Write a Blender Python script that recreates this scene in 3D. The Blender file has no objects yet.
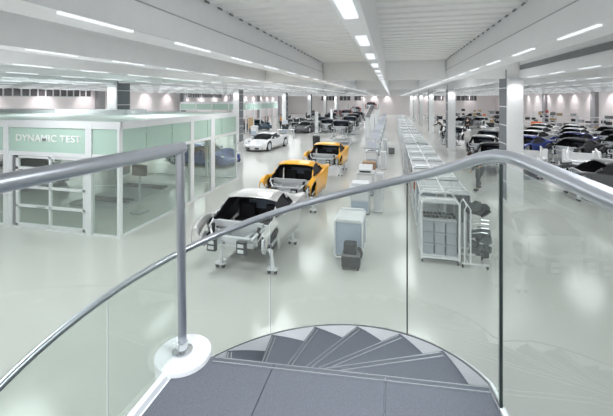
import bpy, math, random
from mathutils import Vector, Matrix
R = math.radians
rnd = random.Random(7)
scene = bpy.context.scene
COL = scene.collection

# ------------------------------------------------------------------ materials
def mat(name, col, rough=0.5, metal=0.0, spec=0.5, noise=None, bump=None, emit=None, coat=0.0):
    m = bpy.data.materials.new(name); m.use_nodes = True
    nt = m.node_tree; b = nt.nodes['Principled BSDF']
    b.inputs['Base Color'].default_value = (*col, 1)
    b.inputs['Roughness'].default_value = rough
    b.inputs['Metallic'].default_value = metal
    b.inputs['Specular IOR Level'].default_value = spec
    b.inputs['Coat Weight'].default_value = coat
    if emit:
        b.inputs['Emission Color'].default_value = (*emit[0], 1)
        b.inputs['Emission Strength'].default_value = emit[1]
    sc, amt = noise if noise else (6.0, 0.03)
    tc = nt.nodes.new('ShaderNodeTexCoord')
    n = nt.nodes.new('ShaderNodeTexNoise'); n.inputs['Scale'].default_value = sc
    n.inputs['Detail'].default_value = 3
    nt.links.new(tc.outputs['Object'], n.inputs['Vector'])
    mx = nt.nodes.new('ShaderNodeMix'); mx.data_type = 'RGBA'
    mx.inputs[6].default_value = (*[max(0, c * (1 - amt)) for c in col], 1)
    mx.inputs[7].default_value = (*[min(1, c * (1 + amt)) for c in col], 1)
    nt.links.new(n.outputs['Fac'], mx.inputs[0])
    nt.links.new(mx.outputs[2], b.inputs['Base Color'])
    if bump:
        n2 = nt.nodes.new('ShaderNodeTexNoise'); n2.inputs['Scale'].default_value = bump[0]
        nt.links.new(tc.outputs['Object'], n2.inputs['Vector'])
        bp = nt.nodes.new('ShaderNodeBump'); bp.inputs['Strength'].default_value = bump[1]
        bp.inputs['Distance'].default_value = 0.004
        nt.links.new(n2.outputs['Fac'], bp.inputs['Height'])
        nt.links.new(bp.outputs['Normal'], b.inputs['Normal'])
    return m

def glass(name, tint, ior=1.45, rough=0.0, haze=0.0, hazecol=(0.8, 0.85, 0.82)):
    m = bpy.data.materials.new(name); m.use_nodes = True
    nt = m.node_tree; nt.nodes.clear()
    out = nt.nodes.new('ShaderNodeOutputMaterial')
    tr = nt.nodes.new('ShaderNodeBsdfTransparent'); tr.inputs[0].default_value = (*tint, 1)
    gl = nt.nodes.new('ShaderNodeBsdfGlossy'); gl.inputs['Roughness'].default_value = rough
    gl.inputs[0].default_value = (0.95, 0.97, 1, 1)
    fr = nt.nodes.new('ShaderNodeFresnel'); fr.inputs['IOR'].default_value = ior
    mx = nt.nodes.new('ShaderNodeMixShader')
    ge = nt.nodes.new('ShaderNodeNewGeometry'); iv = nt.nodes.new('ShaderNodeMath'); iv.operation = 'SUBTRACT'; iv.inputs[0].default_value = 1
    ml = nt.nodes.new('ShaderNodeMath'); ml.operation = 'MULTIPLY'; ml.use_clamp = True
    nt.links.new(ge.outputs['Backfacing'], iv.inputs[1]); nt.links.new(iv.outputs[0], ml.inputs[0]); nt.links.new(fr.outputs[0], ml.inputs[1])
    nt.links.new(ml.outputs[0], mx.inputs[0]); nt.links.new(tr.outputs[0], mx.inputs[1]); nt.links.new(gl.outputs[0], mx.inputs[2])
    last = mx
    if haze > 0:
        df = nt.nodes.new('ShaderNodeBsdfDiffuse'); df.inputs[0].default_value = (*hazecol, 1)
        m2 = nt.nodes.new('ShaderNodeMixShader'); m2.inputs[0].default_value = haze
        nt.links.new(mx.outputs[0], m2.inputs[1]); nt.links.new(df.outputs[0], m2.inputs[2]); last = m2
    nt.links.new(last.outputs[0], out.inputs[0])
    return m

M = {}
M['floor'] = mat('floor_epoxy', (0.62, 0.62, 0.59), 0.13, spec=0.55, noise=(0.35, 0.03))
M['ceiling'] = mat('ceiling_white', (0.90, 0.905, 0.90), 0.55)
M['beam'] = mat('beam_white', (0.88, 0.895, 0.91), 0.5)
M['wall'] = mat('wall_blush', (0.88, 0.83, 0.84), 0.6)
M['pilaster'] = mat('pilaster_grey', (0.36, 0.36, 0.38), 0.5)
M['bandglass'] = mat('dark_window_glass', (0.09, 0.085, 0.09), 0.15)
M['white'] = mat('white_paint', (0.80, 0.82, 0.84), 0.4)
M['column'] = mat('column_white', (0.84, 0.85, 0.86), 0.35)
M['colside'] = mat('column_side_grey', (0.19, 0.205, 0.225), 0.6)
M['cover'] = mat('cover_grey', (0.40, 0.42, 0.43), 0.5)
M['slot'] = mat('slot_dark', (0.20, 0.21, 0.22), 0.5)
M['lamp'] = mat('lamp_diffuser', (0.9, 0.93, 1), 0.4, emit=((0.90, 0.95, 1.0), 0.85))
M['steel'] = mat('satin_steel', (0.52, 0.545, 0.60), 0.30, metal=1.0)
M['chrome'] = mat('chrome', (0.75, 0.77, 0.8), 0.12, metal=1.0)
M['carpet'] = mat('carpet_slate', (0.155, 0.168, 0.20), 0.95, spec=0.15, noise=(260, 0.42), bump=(400, 0.6))
M['nosing'] = mat('nosing_metal', (0.46, 0.48, 0.52), 0.35, metal=0.7)
M['stairwhite'] = mat('stair_white', (0.90, 0.93, 0.97), 0.35)
M['glass'] = glass('clear_glass', (0.93, 0.955, 0.94), 1.45, haze=0.04)
M['glass_edge'] = mat('glass_edge', (0.02, 0.035, 0.035), 0.3)
M['booth_glass'] = glass('booth_glass', (0.93, 0.965, 0.945), 1.4, haze=0.04)
M['fascia'] = glass('frosted_green', (0.6, 0.82, 0.72), 1.4, rough=0.1, haze=0.80, hazecol=(0.60, 0.78, 0.70))
M['boothroof'] = mat('booth_roof', (0.62, 0.72, 0.67), 0.4)
M['letter'] = mat('letter_white', (0.95, 0.97, 0.97), 0.5)
M['grey'] = mat('mid_grey', (0.42, 0.44, 0.46), 0.45)
M['lightgrey'] = mat('light_grey', (0.66, 0.68, 0.70), 0.45)
M['bluegrey'] = mat('blue_grey_panel', (0.42, 0.49, 0.60), 0.4)
M['tote'] = mat('tote_grey', (0.36, 0.39, 0.43), 0.5)
M['black'] = mat('matt_black', (0.022, 0.024, 0.027), 0.45)
M['rubber'] = mat('rubber', (0.03, 0.03, 0.032), 0.7)
M['carbon'] = mat('carbon_dark', (0.03, 0.036, 0.04), 0.3, noise=(60, 0.5))
M['interior'] = mat('interior_dark', (0.02, 0.02, 0.024), 0.7)
M['alu'] = mat('aluminium', (0.70, 0.72, 0.75), 0.35, metal=0.5)
M['cushion_brown'] = mat('brown_box', (0.42, 0.27, 0.17), 0.7)
M['tan'] = mat('tan_board', (0.55, 0.40, 0.24), 0.7)
M['screen'] = mat('screen_lit', (0.60, 0.63, 0.70), 0.3, emit=((0.8, 0.84, 0.98), 0.12))
M['paint_silver'] = mat('paint_silver', (0.66, 0.66, 0.65), 0.28, metal=0.35, coat=0.6)
M['paint_white'] = mat('paint_white', (0.82, 0.82, 0.83), 0.25, coat=0.6)
M['paint_yellow'] = mat('paint_yellow', (0.95, 0.46, 0.012), 0.3, coat=0.5)
M['paint_dark'] = mat('paint_charcoal', (0.032, 0.034, 0.037), 0.35, coat=0.15)
M['paint_grey'] = mat('paint_grey', (0.12, 0.125, 0.13), 0.35, metal=0.2, coat=0.2)
M['paint_blue'] = mat('paint_blue', (0.05, 0.075, 0.27), 0.25, coat=0.6)
M['paint_navy'] = mat('paint_navy', (0.03, 0.06, 0.10), 0.3, coat=0.6)
M['paint_red'] = mat('paint_red', (0.42, 0.03, 0.02), 0.3, coat=0.5)
M['carglass'] = glass('car_glass', (0.10, 0.12, 0.13), 1.5)
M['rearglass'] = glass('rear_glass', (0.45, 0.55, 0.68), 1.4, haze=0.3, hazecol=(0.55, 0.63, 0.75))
M['lens'] = mat('lamp_lens', (0.75, 0.78, 0.8), 0.1)
M['skin'] = mat('skin', (0.55, 0.36, 0.27), 0.6)
M['cloth_black'] = mat('cloth_black', (0.02, 0.02, 0.024), 0.85)
M['cloth_grey'] = mat('cloth_grey', (0.07, 0.085, 0.085), 0.85)
M['cloth_orange'] = mat('cloth_orange', (0.8, 0.33, 0.05), 0.8)
M['cloth_red'] = mat('cloth_pale_red', (0.42, 0.22, 0.2), 0.8)
M['hair'] = mat('hair', (0.05, 0.03, 0.02), 0.7)
M['orange'] = mat('orange_plastic', (0.85, 0.20, 0.05), 0.45)
M['mesh_top'] = glass('clear_cover', (0.80, 0.82, 0.82), 1.4, rough=0.1, haze=0.6, hazecol=(0.50, 0.525, 0.53))

# ------------------------------------------------------------------ mesh helper
class MB:
    def __init__(s): s.v = []; s.f = []
    def add(s, vs, fs):
        o = len(s.v); s.v += [tuple(v) for v in vs]; s.f += [tuple(i + o for i in f) for f in fs]; return s
    def box(s, x0, x1, y0, y1, z0, z1, c=0.0):
        if c > 0:
            poly = [(x0 + c, y0), (x1 - c, y0), (x1, y0 + c), (x1, y1 - c), (x1 - c, y1), (x0 + c, y1), (x0, y1 - c), (x0, y0 + c)]
            return s.prism(poly, z0, z1)
        vs = [(x, y, z) for z in (z0, z1) for x, y in ((x0, y0), (x1, y0), (x1, y1), (x0, y1))]
        return s.add(vs, [(3, 2, 1, 0), (4, 5, 6, 7), (0, 1, 5, 4), (1, 2, 6, 5), (2, 3, 7, 6), (3, 0, 4, 7)])
    def prism(s, poly, z0, z1):
        n = len(poly)
        vs = [(x, y, z0) for x, y in poly] + [(x, y, z1) for x, y in poly]
        fs = [tuple(range(n - 1, -1, -1)), tuple(range(n, 2 * n))] + [(i, (i + 1) % n, n + (i + 1) % n, n + i) for i in range(n)]
        return s.add(vs, fs)
    def prism_x(s, poly, x0, x1):      # poly in (y,z)
        n = len(poly)
        vs = [(x0, y, z) for y, z in poly] + [(x1, y, z) for y, z in poly]
        fs = [tuple(range(n - 1, -1, -1)), tuple(range(n, 2 * n))] + [(i, (i + 1) % n, n + (i + 1) % n, n + i) for i in range(n)]
        return s.add(vs, fs)
    def tube(s, path, r, n=8, cap=True):
        path = [Vector(p) for p in path]; rs = r if isinstance(r, (list, tuple)) else [r] * len(path)
        base = len(s.v); prev = None; rings = []
        for i, p in enumerate(path):
            t = (path[min(i + 1, len(path) - 1)] - path[max(i - 1, 0)]).normalized()
            if prev is None:
                a = Vector((0, 0, 1)) if abs(t.z) < 0.9 else Vector((1, 0, 0))
                u = t.cross(a).normalized()
            else:
                u = (prev - t * prev.dot(t)).normalized()
            w = t.cross(u); prev = u
            rings.append([p + (u * math.cos(2 * math.pi * k / n) + w * math.sin(2 * math.pi * k / n)) * rs[i] for k in range(n)])
        vs = [v for r_ in rings for v in r_]; fs = []
        for i in range(len(rings) - 1):
            for k in range(n):
                fs.append((i * n + k, i * n + (k + 1) % n, (i + 1) * n + (k + 1) % n, (i + 1) * n + k))
        if cap:
            fs.append(tuple(range(n - 1, -1, -1))); m = (len(rings) - 1) * n; fs.append(tuple(m + k for k in range(n)))
        return s.add(vs, fs)
    def lathe(s, prof, c=(0, 0, 0), n=24, axis='z'):
        vs = []; fs = []
        for r, h in prof:
            for k in range(n):
                a = 2 * math.pi * k / n; x, y = r * math.cos(a), r * math.sin(a)
                if axis == 'z': vs.append((c[0] + x, c[1] + y, c[2] + h))
                elif axis == 'x': vs.append((c[0] + h, c[1] + x, c[2] + y))
                else: vs.append((c[0] + x, c[1] + h, c[2] + y))
        for i in range(len(prof) - 1):
            for k in range(n): fs.append((i * n + k, i * n + (k + 1) % n, (i + 1) * n + (k + 1) % n, (i + 1) * n + k))
        fs.append(tuple(range(n - 1, -1, -1))); m = (len(prof) - 1) * n; fs.append(tuple(m + k for k in range(n)))
        return s.add(vs, fs)
    def ball(s, c, r, n=10, sc=(1, 1, 1)):
        prof = [(r * math.sin(math.pi * i / n), -r * math.cos(math.pi * i / n)) for i in range(n + 1)]
        b = MB(); b.lathe([(max(p[0], 1e-4), p[1]) for p in prof], (0, 0, 0), n + 2)
        return s.add([(c[0] + v[0] * sc[0], c[1] + v[1] * sc[1], c[2] + v[2] * sc[2]) for v in b.v], b.f)
    def build(s, name, m, parent=None, smooth=False, bevel=0.0, loc=None):
        me = bpy.data.meshes.new(name); me.from_pydata(s.v, [], s.f); me.update()
        me.materials.append(M[m] if isinstance(m, str) else m)
        import bmesh
        bm = bmesh.new(); bm.from_mesh(me); bmesh.ops.recalc_face_normals(bm, faces=bm.faces)
        if bevel > 0:
            bmesh.ops.bevel(bm, geom=list(bm.edges), offset=bevel, segments=1, affect='EDGES', clamp_overlap=True)
        bm.to_mesh(me); bm.free()
        if smooth:
            me.polygons.foreach_set('use_smooth', [True] * len(me.polygons))
            try: me.set_sharp_from_angle(angle=R(40))
            except Exception: pass
        o = bpy.data.objects.new(name, me); COL.objects.link(o)
        if parent: o.parent = parent
        if loc: o.location = loc
        return o

KIDS = {}
def root(name, loc=(0, 0, 0), rz=0.0):
    o = bpy.data.objects.new(name, None); o.empty_display_size = 0.2
    COL.objects.link(o); o.location = loc; o.rotation_euler = (0, 0, rz); return o
def tag(o, label, cat, group=None):
    o['label'] = label; o['category'] = cat
    if group: o['group'] = group
    elif 'group' in o.keys(): del o['group']
    return o
def struct(o): o['kind'] = 'structure'; return o
def copy_tree(o, parent=None, swap=None):
    c = o.copy(); COL.objects.link(c); c.parent = parent
    if swap and o.type == 'MESH' and o.name.split('.')[0] in swap:
        c.material_slots[0].link = 'OBJECT'; c.material_slots[0].material = M[swap[o.name.split('.')[0]]]
    for ch in o.children: copy_tree(ch, c, swap)
    return c
def place(proto, loc, rz, label, cat, group=None, swap=None):
    c = copy_tree(proto, None, swap); c.location = loc; c.rotation_euler = (0, 0, rz)
    return tag(c, label, cat, group)

# ------------------------------------------------------------------ camera
cam = bpy.data.cameras.new('camera'); co = bpy.data.objects.new('camera', cam); COL.objects.link(co)
co.location = (0, 0, 3.7); co.rotation_euler = (R(90), 0, R(13.58))
cam.sensor_fit = 'HORIZONTAL'; cam.sensor_width = 36; cam.lens = 36 * 352 / 613
cam.shift_y = -109 / 613; cam.clip_start = 0.02; cam.clip_end = 300
scene.camera = co

# ------------------------------------------------------------------ room shell
X0, X1, Y0, Y1, ZB, ZC = -26.3, 22.5, -7.0, 86.0, 4.42, 5.14
struct(MB().box(X0, X1, Y0, Y1, -0.2, 0.0).build('floor', 'floor'))
# corrugated metal deck ceiling
b = MB(); y = Y0; prof = []
while y < Y1:
    prof += [(y, ZC), (y + .24, ZC), (y + .27, ZC + .05), (y + .37, ZC + .05)]; y += 0.40
vs = [(X0, p[0], p[1]) for p in prof] + [(X1, p[0], p[1]) for p in prof]; n = len(prof)
b.add(vs, [(i, i + 1, n + i + 1, n + i) for i in range(n - 1)])
b.box(X0, X1, Y0, Y1, ZC + .12, ZC + .25)
struct(b.build('ceiling', 'ceiling'))
struct(MB().box(X0 - .3, X0, Y0, Y1, 0, ZC + .2).build('wall_left', 'wall'))
struct(MB().box(X1, X1 + .3, Y0, Y1, 0, ZC + .2).build('wall_right', 'wall'))
struct(MB().box(X0, X1, Y1, Y1 + .3, 0, ZC + .2).build('wall_far', 'wall'))
struct(MB().box(X0, X1, Y0 - .3, Y0, 0, ZC + .2).build('wall_back', 'wall'))

trim_i = [0]
def trim(b, m, **k):
    trim_i[0] += 1
    return struct(b.build('trim_%d' % trim_i[0], m, **k))
BL = [-2.63 - 2.42 * k for k in range(10)]          # right edge of soffit, left of the spine
BR = [1.92 + 2.40 * k for k in range(8)]            # left edge of soffit, right of the spine
W = 0.45
for x in BL:
    trim(MB().prism_x([], 0, 0) if False else MB().box(x - W, x, Y0, Y1, ZB, ZC - .38).box(x - W + .03, x - .03, Y0, Y1, ZC - .38, ZC + .05), 'beam')
for x in BR:
    trim(MB().box(x, x + W, Y0, Y1, ZB, ZC - .38).box(x + .03, x + W - .03, Y0, Y1, ZC - .38, ZC + .05), 'beam')
SX = -0.34
trim(MB().box(BL[0], BL[0] + .004, Y0, Y1, ZC - .40, ZC - .385).box(BR[0] - .004, BR[0], Y0, Y1, ZC - .40, ZC - .385), 'grey')
trim(MB().box(SX - .11, SX + .11, Y0, Y1, ZB, ZC + .05), 'beam')
CY = [0.4 + 13.3 * k for k in range(7)]
edges = sorted([(x - W, x) for x in BL] + [(x, x + W) for x in BR] + [(SX - .11, SX + .11)])
for cy in CY:
    b = MB(); xa = X0
    for (e0, e1) in edges + [(X1, X1)]:
        if e0 - xa > .1:
            b.box(xa, e0, cy, cy + .35, ZB + .01, ZC + .05)
        xa = e1
    trim(b, 'ceiling')
# dark cable slot on the second beam to the right, dotted vents along the central bay's edges
trim(MB().box(BR[1] - .03, BR[1] + .002, 0.9, 13.5, 4.70, 4.86), 'slot')
for xx, sgn in ((BL[0] + .0, 1), (BR[0], -1)):
    b = MB(); y = 1.0
    while y < 13.3:
        b.box(min(xx, xx + .02 * sgn), max(xx, xx + .02 * sgn), y, y + .12, ZC - .035, ZC - .012); y += .4
    trim(b, 'slot')

# ---------------- wall pilasters, window bands
pil = []
for k in range(8):
    y = 0.4 + 13.3 * k - (0 if k else 0)
    if y > Y1: break
    trim(MB().box(X0, X0 + .35, y - .3, y + .5, 0, ZB + .5), 'pilaster')
    trim(MB().box(X1 - .35, X1, y + 5.6, y + 6.6, 0, ZB + .5), 'pilaster') if y + 6.6 < Y1 else None
win_i = [0]
def window_band(axis, fixed, a0, a1, z0, z1, step, sgn):
    win_i[0] += 1
    w = struct(root('window_%d' % win_i[0]))
    fr = MB(); pn = MB()
    def bx(b, u0, u1, d0, d1, za, zb):
        d0, d1 = sorted((fixed + sgn * d0, fixed + sgn * d1))
        (b.box(d0, d1, u0, u1, za, zb) if axis == 'x' else b.box(u0, u1, d0, d1, za, zb))
    bx(pn, a0, a1, 0.0, .03, z0, z1)
    bx(fr, a0, a1, 0, .06, z0 - .05, z0); bx(fr, a0, a1, 0, .06, z1, z1 + .05)
    u = a0
    while u <= a1 + .01: bx(fr, u - .05, u + .05, 0, .06, z0, z1); u += step
    pn.build('pane', 'bandglass', w); fr.build('window_frame', 'lightgrey', w)
for a0, a1 in ((14.5, 26.2), (41.0, 51.4)):
    window_band('x', X0, a0, a1, 3.92, 4.50, .62 if a0 < 20 else .6, 1)
for a0, a1 in ((-17.0, -13.2), (-12.4, -9.8), (-8.8, -6.8), (8.4, 11.6), (12.6, 18.6)):
    window_band('y', Y1, a0, a1, 3.35, 4.40, .9, -1)

# ---------------- columns
NAMES = ['nearest', 'second', 'third', 'fourth', 'fifth', 'sixth']
def column(x, y, label, flip):
    t = root('column', (x, y, 0)); tag(t, label, 'column')
    MB().box(-.26, .26, 0, .88, 0, ZB, .02).build('column_shaft', 'column', t)
    sp = MB(); sx = .265 * flip
    z = .15
    while z < 4.2:
        sp.box(min(sx, sx + .02 * flip), max(sx, sx + .02 * flip), .05, .83, z, z + .62); z += .66
    sp.build('side_panel', 'colside', t)
    MB().box(-.2, .2, -.07, 0, ZB - .08, ZB).build('lamp_housing', 'lightgrey', t)
    L = bpy.data.lights.new('column_spot', 'SPOT'); L.energy = 34; L.spot_size = R(115); L.spot_blend = 1; L.shadow_soft_size = .08
    lo = bpy.data.objects.new('column_spot', L); COL.objects.link(lo); lo.location = (x, y - .42, ZB - .12)
    lo.rotation_euler = Vector((0, .42, -.75)).to_track_quat('-Z', 'Y').to_euler()
for k in range(6):
    column(4.19, 13.62 + 13.3 * k, ('%s white pillar of the row right of the central aisle' % NAMES[k]), -1)
    column(-12.5, 13.62 + 13.3 * k, ('%s white pillar of the left row, grey panelled side towards aisle' % NAMES[k]), 1)

# ---------------- ceiling lights
proto = MB().box(-.022, .022, -.42, .42, -.02, 0.0).build('ceiling_light', 'lamp')
proto2 = MB().box(-.06, .06, -.33, .33, -.02, 0.0).build('ceiling_light', 'lamp')
spots = []
lines = [(SX, 'slim lit ceiling fitting set under the central ceiling spine', 'lights under the ceiling spine')]
ords = ['first', 'second', 'third', 'fourth', 'fifth', 'sixth', 'seventh', 'eighth', 'ninth', 'tenth']
for i, x in enumerate(BL): lines.append((x - .025, 'slim lit ceiling fitting under the %s beam left of the spine' % ords[i], 'lights under %s left beam' % ords[i]))
for i, x in enumerate(BR): lines.append((x + .025, 'slim lit ceiling fitting under the %s beam right of the spine' % ords[i], 'lights under %s right beam' % ords[i]))
for (x, lab, g) in lines:
    y = 2.75
    while y < Y1 - 1:
        # inside the field of view?
        Z = -x * math.sin(R(13.58)) + y * math.cos(R(13.58)); xc = x * math.cos(R(13.58)) + y * math.sin(R(13.58))
        vis = Z > .5 and abs(xc / Z) < .9 and 99 - 352 * .72 / Z > -6
        spots.append((0 if vis else 1, math.hypot(x, y), x, y, lab, g)); y += 1.62
    y = 2.75 - 1.62
    while y > Y0 + 1: spots.append((1, 99, x, y, lab, g)); y -= 1.62
spots.sort()
for i, (v, d, x, y, lab, g) in enumerate(spots[:296]):
    pr = proto2 if x == SX else proto
    o = pr.copy() if 'category' in pr.keys() else pr
    if o is not pr: COL.objects.link(o)
    o.location = (x, y, ZB); tag(o, lab, 'ceiling light', g)
b = MB()
for (v, d, x, y, lab, g) in spots[296:]: b.box(x - .022, x + .022, y - .375, y + .375, ZB - .03, ZB)
o = b.build('ceiling_light', 'lamp'); tag(o, 'far rows of slim lit ceiling fittings under the beams', 'ceiling lights'); o['kind'] = 'stuff'

# wall washers (recessed lamps grazing the long walls)
def spot(loc, d, e, size=70, col=(1, .93, .94)):
    L = bpy.data.lights.new('wall_washer', 'SPOT'); L.energy = e; L.spot_size = R(size); L.spot_blend = .9; L.shadow_soft_size = .1; L.color = col
    o = bpy.data.objects.new('wall_washer', L); COL.objects.link(o); o.location = loc
    o.rotation_euler = Vector(d).to_track_quat('-Z', 'Y').to_euler()
y = 20
while y < 84: spot((X1 - 1.3, y, 4.9), (.55, 0, -1), 260, 84); y += 3.9
y = 10
while y < 84: spot((X0 + 1.3, y, 4.9), (-.55, 0, -1), 260, 84); y += 3.9
x = -10
while x < 20: spot((x, Y1 - .9, 4.9), (0, .5, -1), 240, 80); x += 3

scene.view_settings.view_transform = 'Standard'
scene.view_settings.look = 'None'; scene.view_settings.gamma = 1; scene.view_settings.exposure = -0.32
w = bpy.data.worlds.new('World'); scene.world = w; w.use_nodes = True
w.node_tree.nodes['Background'].inputs[0].default_value = (.8, .85, .9, 1); w.node_tree.nodes['Background'].inputs[1].default_value = .3
scene.cycles.use_denoising = True
scene.cycles.max_bounces = 10; scene.cycles.diffuse_bounces = 4; scene.cycles.glossy_bounces = 4; scene.cycles.transparent_max_bounces = 16
scene.cycles.sample_clamp_indirect = 5.0; scene.cycles.caustics_reflective = False

def down(x, y, e, z=ZB - .1):  # unseen wide spot without a fitting, added to carry the hall's brightness
    L = bpy.data.lights.new('added_down_fill', 'SPOT'); L.energy = e; L.spot_size = R(165); L.spot_blend = 1; L.shadow_soft_size = .7; L.color = (.95, .985, 1)
    o = bpy.data.objects.new('added_down_fill', L); COL.objects.link(o); o.location = (x, y, z)
for yy in (-3, 1.5, 6.5, 11.5, 17, 23, 30, 38, 47, 57, 68, 79):
    for xx in (-20.5, -13.6, -8.6, -3.9, .8, 7.8, 15):
        if (xx < -9 and yy < 4) or (xx > 5 and yy < 4): continue
        down(xx, yy, 330 if yy < 28 else 520)

def fill(x, y, e, z=2.9, rad=1.5):  # unseen point lamp added to lift the ceiling and beam faces
    L = bpy.data.lights.new('added_point_fill', 'POINT'); L.energy = e; L.shadow_soft_size = rad; L.color = (.97, .99, 1)
    o = bpy.data.objects.new('added_point_fill', L); COL.objects.link(o); o.location = (x, y, z)
for yy in (-3, 5, 13, 22, 33, 46, 62, 78):
    for xx in (-23, -13.5, -6.0, 3.0, 11.5, 19):
        if (xx < -8 and yy < 18 and yy > -1): 
            fill(xx, yy, 60, 4.0); continue
        if yy == 5 and xx > 0: continue
        fill(xx, yy, 75 if yy < 20 else 120)
fill(-.9, 3.4, 22, 4.2)  # two more added fills to brighten the stair treads and stringer
fill(-.4, -.4, 22, 4.2, .4)

L = bpy.data.lights.new('added_stair_fill', 'SPOT'); L.energy = 330; L.spot_size = R(56); L.spot_blend = 1; L.shadow_soft_size = .25  # unseen spot added behind the camera to brighten the far stringer
o = bpy.data.objects.new('added_stair_fill', L); COL.objects.link(o); o.location = (-.9, -.7, 4.35)
o.rotation_euler = Vector((.35, 3.5, -2.2)).to_track_quat('-Z', 'Y').to_euler()
# ------------------------------------------------------------------ staircase
CX, CYY, RAD = -0.96, 1.60, 1.425
NWX, NWY = -1.063, 1.645
ST, RISE, LZ, A0 = 17.5, 0.154, 2.34, 5.3
TCX, TCY = -0.96, 1.69
def hz(a):      # nosing-line height at world angle a (deg)
    px, py = CX + RAD * math.cos(R(a)), CYY + RAD * math.sin(R(a))
    at = math.degrees(math.atan2(py - TCY, px - TCX))
    if at < -60: at += 360
    return LZ - max(0.0, (at - A0)) / ST * RISE
def on(a, r):       # ray from the treads' common point at angle a meets the round stringer
    dx, dy = math.cos(R(a)), math.sin(R(a)); ex, ey = TCX - CX, TCY - CYY
    b_ = ex * dx + ey * dy; c_ = ex * ex + ey * ey - r * r
    t = -b_ + math.sqrt(b_ * b_ - c_); return (TCX + t * dx, TCY + t * dy)
def pol(a, r, z): return (CX + r * math.cos(R(a)), CYY + r * math.sin(R(a)), z)
stair = root('spiral_staircase', (CX, CYY, 0))
stair_l = tag(stair, 'curved white staircase with slate carpet treads below the landing', 'staircase')
def under(b, name, m, parent=stair, **k):       # build in world coordinates under a root
    o = b.build(name, m, parent, **k)
    rr = parent
    off = Vector((0, 0, 0))
    while rr: off += Vector(rr.location); rr = rr.parent
    o.data.transform(Matrix.Translation(-off)); return o
# central column and cap
under(MB().lathe([(.135, 0), (.135, LZ + .0), (.142, LZ + .005), (.142, LZ + .03), (.136, LZ + .036)], (NWX, NWY, 0), 40), 'newel_column', 'stairwhite', smooth=True)
NT = 15
for k in range(1, NT):
    a0 = A0 + ST * (k - 1) - 1.0; a1 = A0 + ST * k + 1.2; z = LZ - RISE * k
    if z < .05: break
    n = 6; pts = [on(a0 + (a1 - a0) * i / n, RAD - .003) for i in range(n + 1)]
    inner = [(TCX + .04 * math.cos(R(a1)), TCY + .04 * math.sin(R(a1))), (TCX + .04 * math.cos(R(a0)), TCY + .04 * math.sin(R(a0)))]
    tr = under(MB().prism(pts + inner, z - .045, z), 'tread', 'carpet')
    for q, da in enumerate((.035, .062)):
        d = Vector((math.cos(R(a1)), math.sin(R(a1)), 0)); nn = Vector((math.sin(R(a1)), -math.cos(R(a1)), 0))
        p = Vector((TCX, TCY, 0)) + d * .10 + nn * (.012 + .030 * q); e = Vector((*on(a1, RAD - .03), 0)) + nn * (.012 + .030 * q)
        b = MB(); w_ = nn * .0035
        b.add([(*(v.xy), zz) for zz in (z, z + .004) for v in (p - w_, e - w_, e + w_, p + w_)], [(3, 2, 1, 0), (4, 5, 6, 7), (0, 1, 5, 4), (1, 2, 6, 5), (2, 3, 7, 6), (3, 0, 4, 7)])
        o = under(b, 'nosing_strip', 'nosing'); o.parent = tr
    # riser below the landing side
    ar = a0 + 1.0
    d = Vector((math.cos(R(ar)), math.sin(R(ar)), 0)); nn = Vector((-math.sin(R(ar)), math.cos(R(ar)), 0)) * .012
    p = Vector((TCX, TCY, 0)) + d * .05; e = Vector((*on(ar, RAD - .003), 0))
    b = MB(); b.add([(*(v.xy), zz) for zz in (z, z + RISE - .046) for v in (p - nn, e - nn, e + nn, p + nn)], [(3, 2, 1, 0), (4, 5, 6, 7), (0, 1, 5, 4), (1, 2, 6, 5), (2, 3, 7, 6), (3, 0, 4, 7)])
    under(b, 'riser', 'carpet')
# stringer: helical plate
def helix_plate(a_s, a_e, r0, r1, zlo, zhi, step=2.5):
    b = MB(); n = max(2, int((a_e - a_s) / step)); vs = []
    for i in range(n + 1):
        a = a_s + (a_e - a_s) * i / n
        for r, zz in ((r0, zlo(a)), (r1, zlo(a)), (r1, zhi(a)), (r0, zhi(a))): vs.append(pol(a, r, zz))
    fs = [(0, 1, 2, 3), tuple(4 * n + q for q in (3, 2, 1, 0))]
    for i in range(n):
        for q in range(4): fs.append((4 * i + q, 4 * i + (q + 1) % 4, 4 * i + 4 + (q + 1) % 4, 4 * i + 4 + q))
    return b.add(vs, fs)
AE = 250
under(helix_plate(4, AE, RAD - .004, RAD + .022, lambda a: max(0.0, hz(a) - .36), lambda a: hz(a) + .012), 'stringer', 'stairwhite', smooth=True)
# landing: deck, carpet tiles, edge strips
LX0, LX1, LY0 = -1.075, RAD + CX, -2.2
EDGE = [(.468, CYY + .13), (.492, 1.45), (.53, 1.07), (.57, .6), (.60, 0), (.64, LY0)]
na = A0 + .0
nose = [(CX + .12 * math.cos(R(na)), CYY + .12 * math.sin(R(na)))]
nx, ny = on(na, RAD - .003)
under(MB().prism([(LX0, LY0)] + EDGE[::-1] + [(nx, ny), (TCX, TCY), (LX0, TCY - .01)], LZ - .2, LZ - .012), 'landing_deck', 'stairwhite')
def yn(x): return TCY + (x - TCX) * math.tan(R(na))
cuts = [LX0 + .03, -.585, -.03, .50]
for i in range(3):
    xa, xb = cuts[i] + .002, cuts[i + 1] - .002
    if i == 0:
        poly = [(xa, LY0), (xb, LY0), (xb, yn(xb)), (TCX + .05, yn(TCX + .05)), (xa, CYY + .0)]
    elif i == 2:
        poly = [(xa, LY0)] + [(e[0] - .012, e[1]) for e in EDGE[::-1]][:-1] + [(nx - .003, yn(nx)), (xa, yn(xa))]
    else:
        poly = [(xa, LY0), (xb, LY0), (xb, yn(xb)), (xa, yn(xa))]
    under(MB().prism(poly, LZ - .012, LZ), 'carpet_tile', 'carpet')
b = MB()
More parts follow.
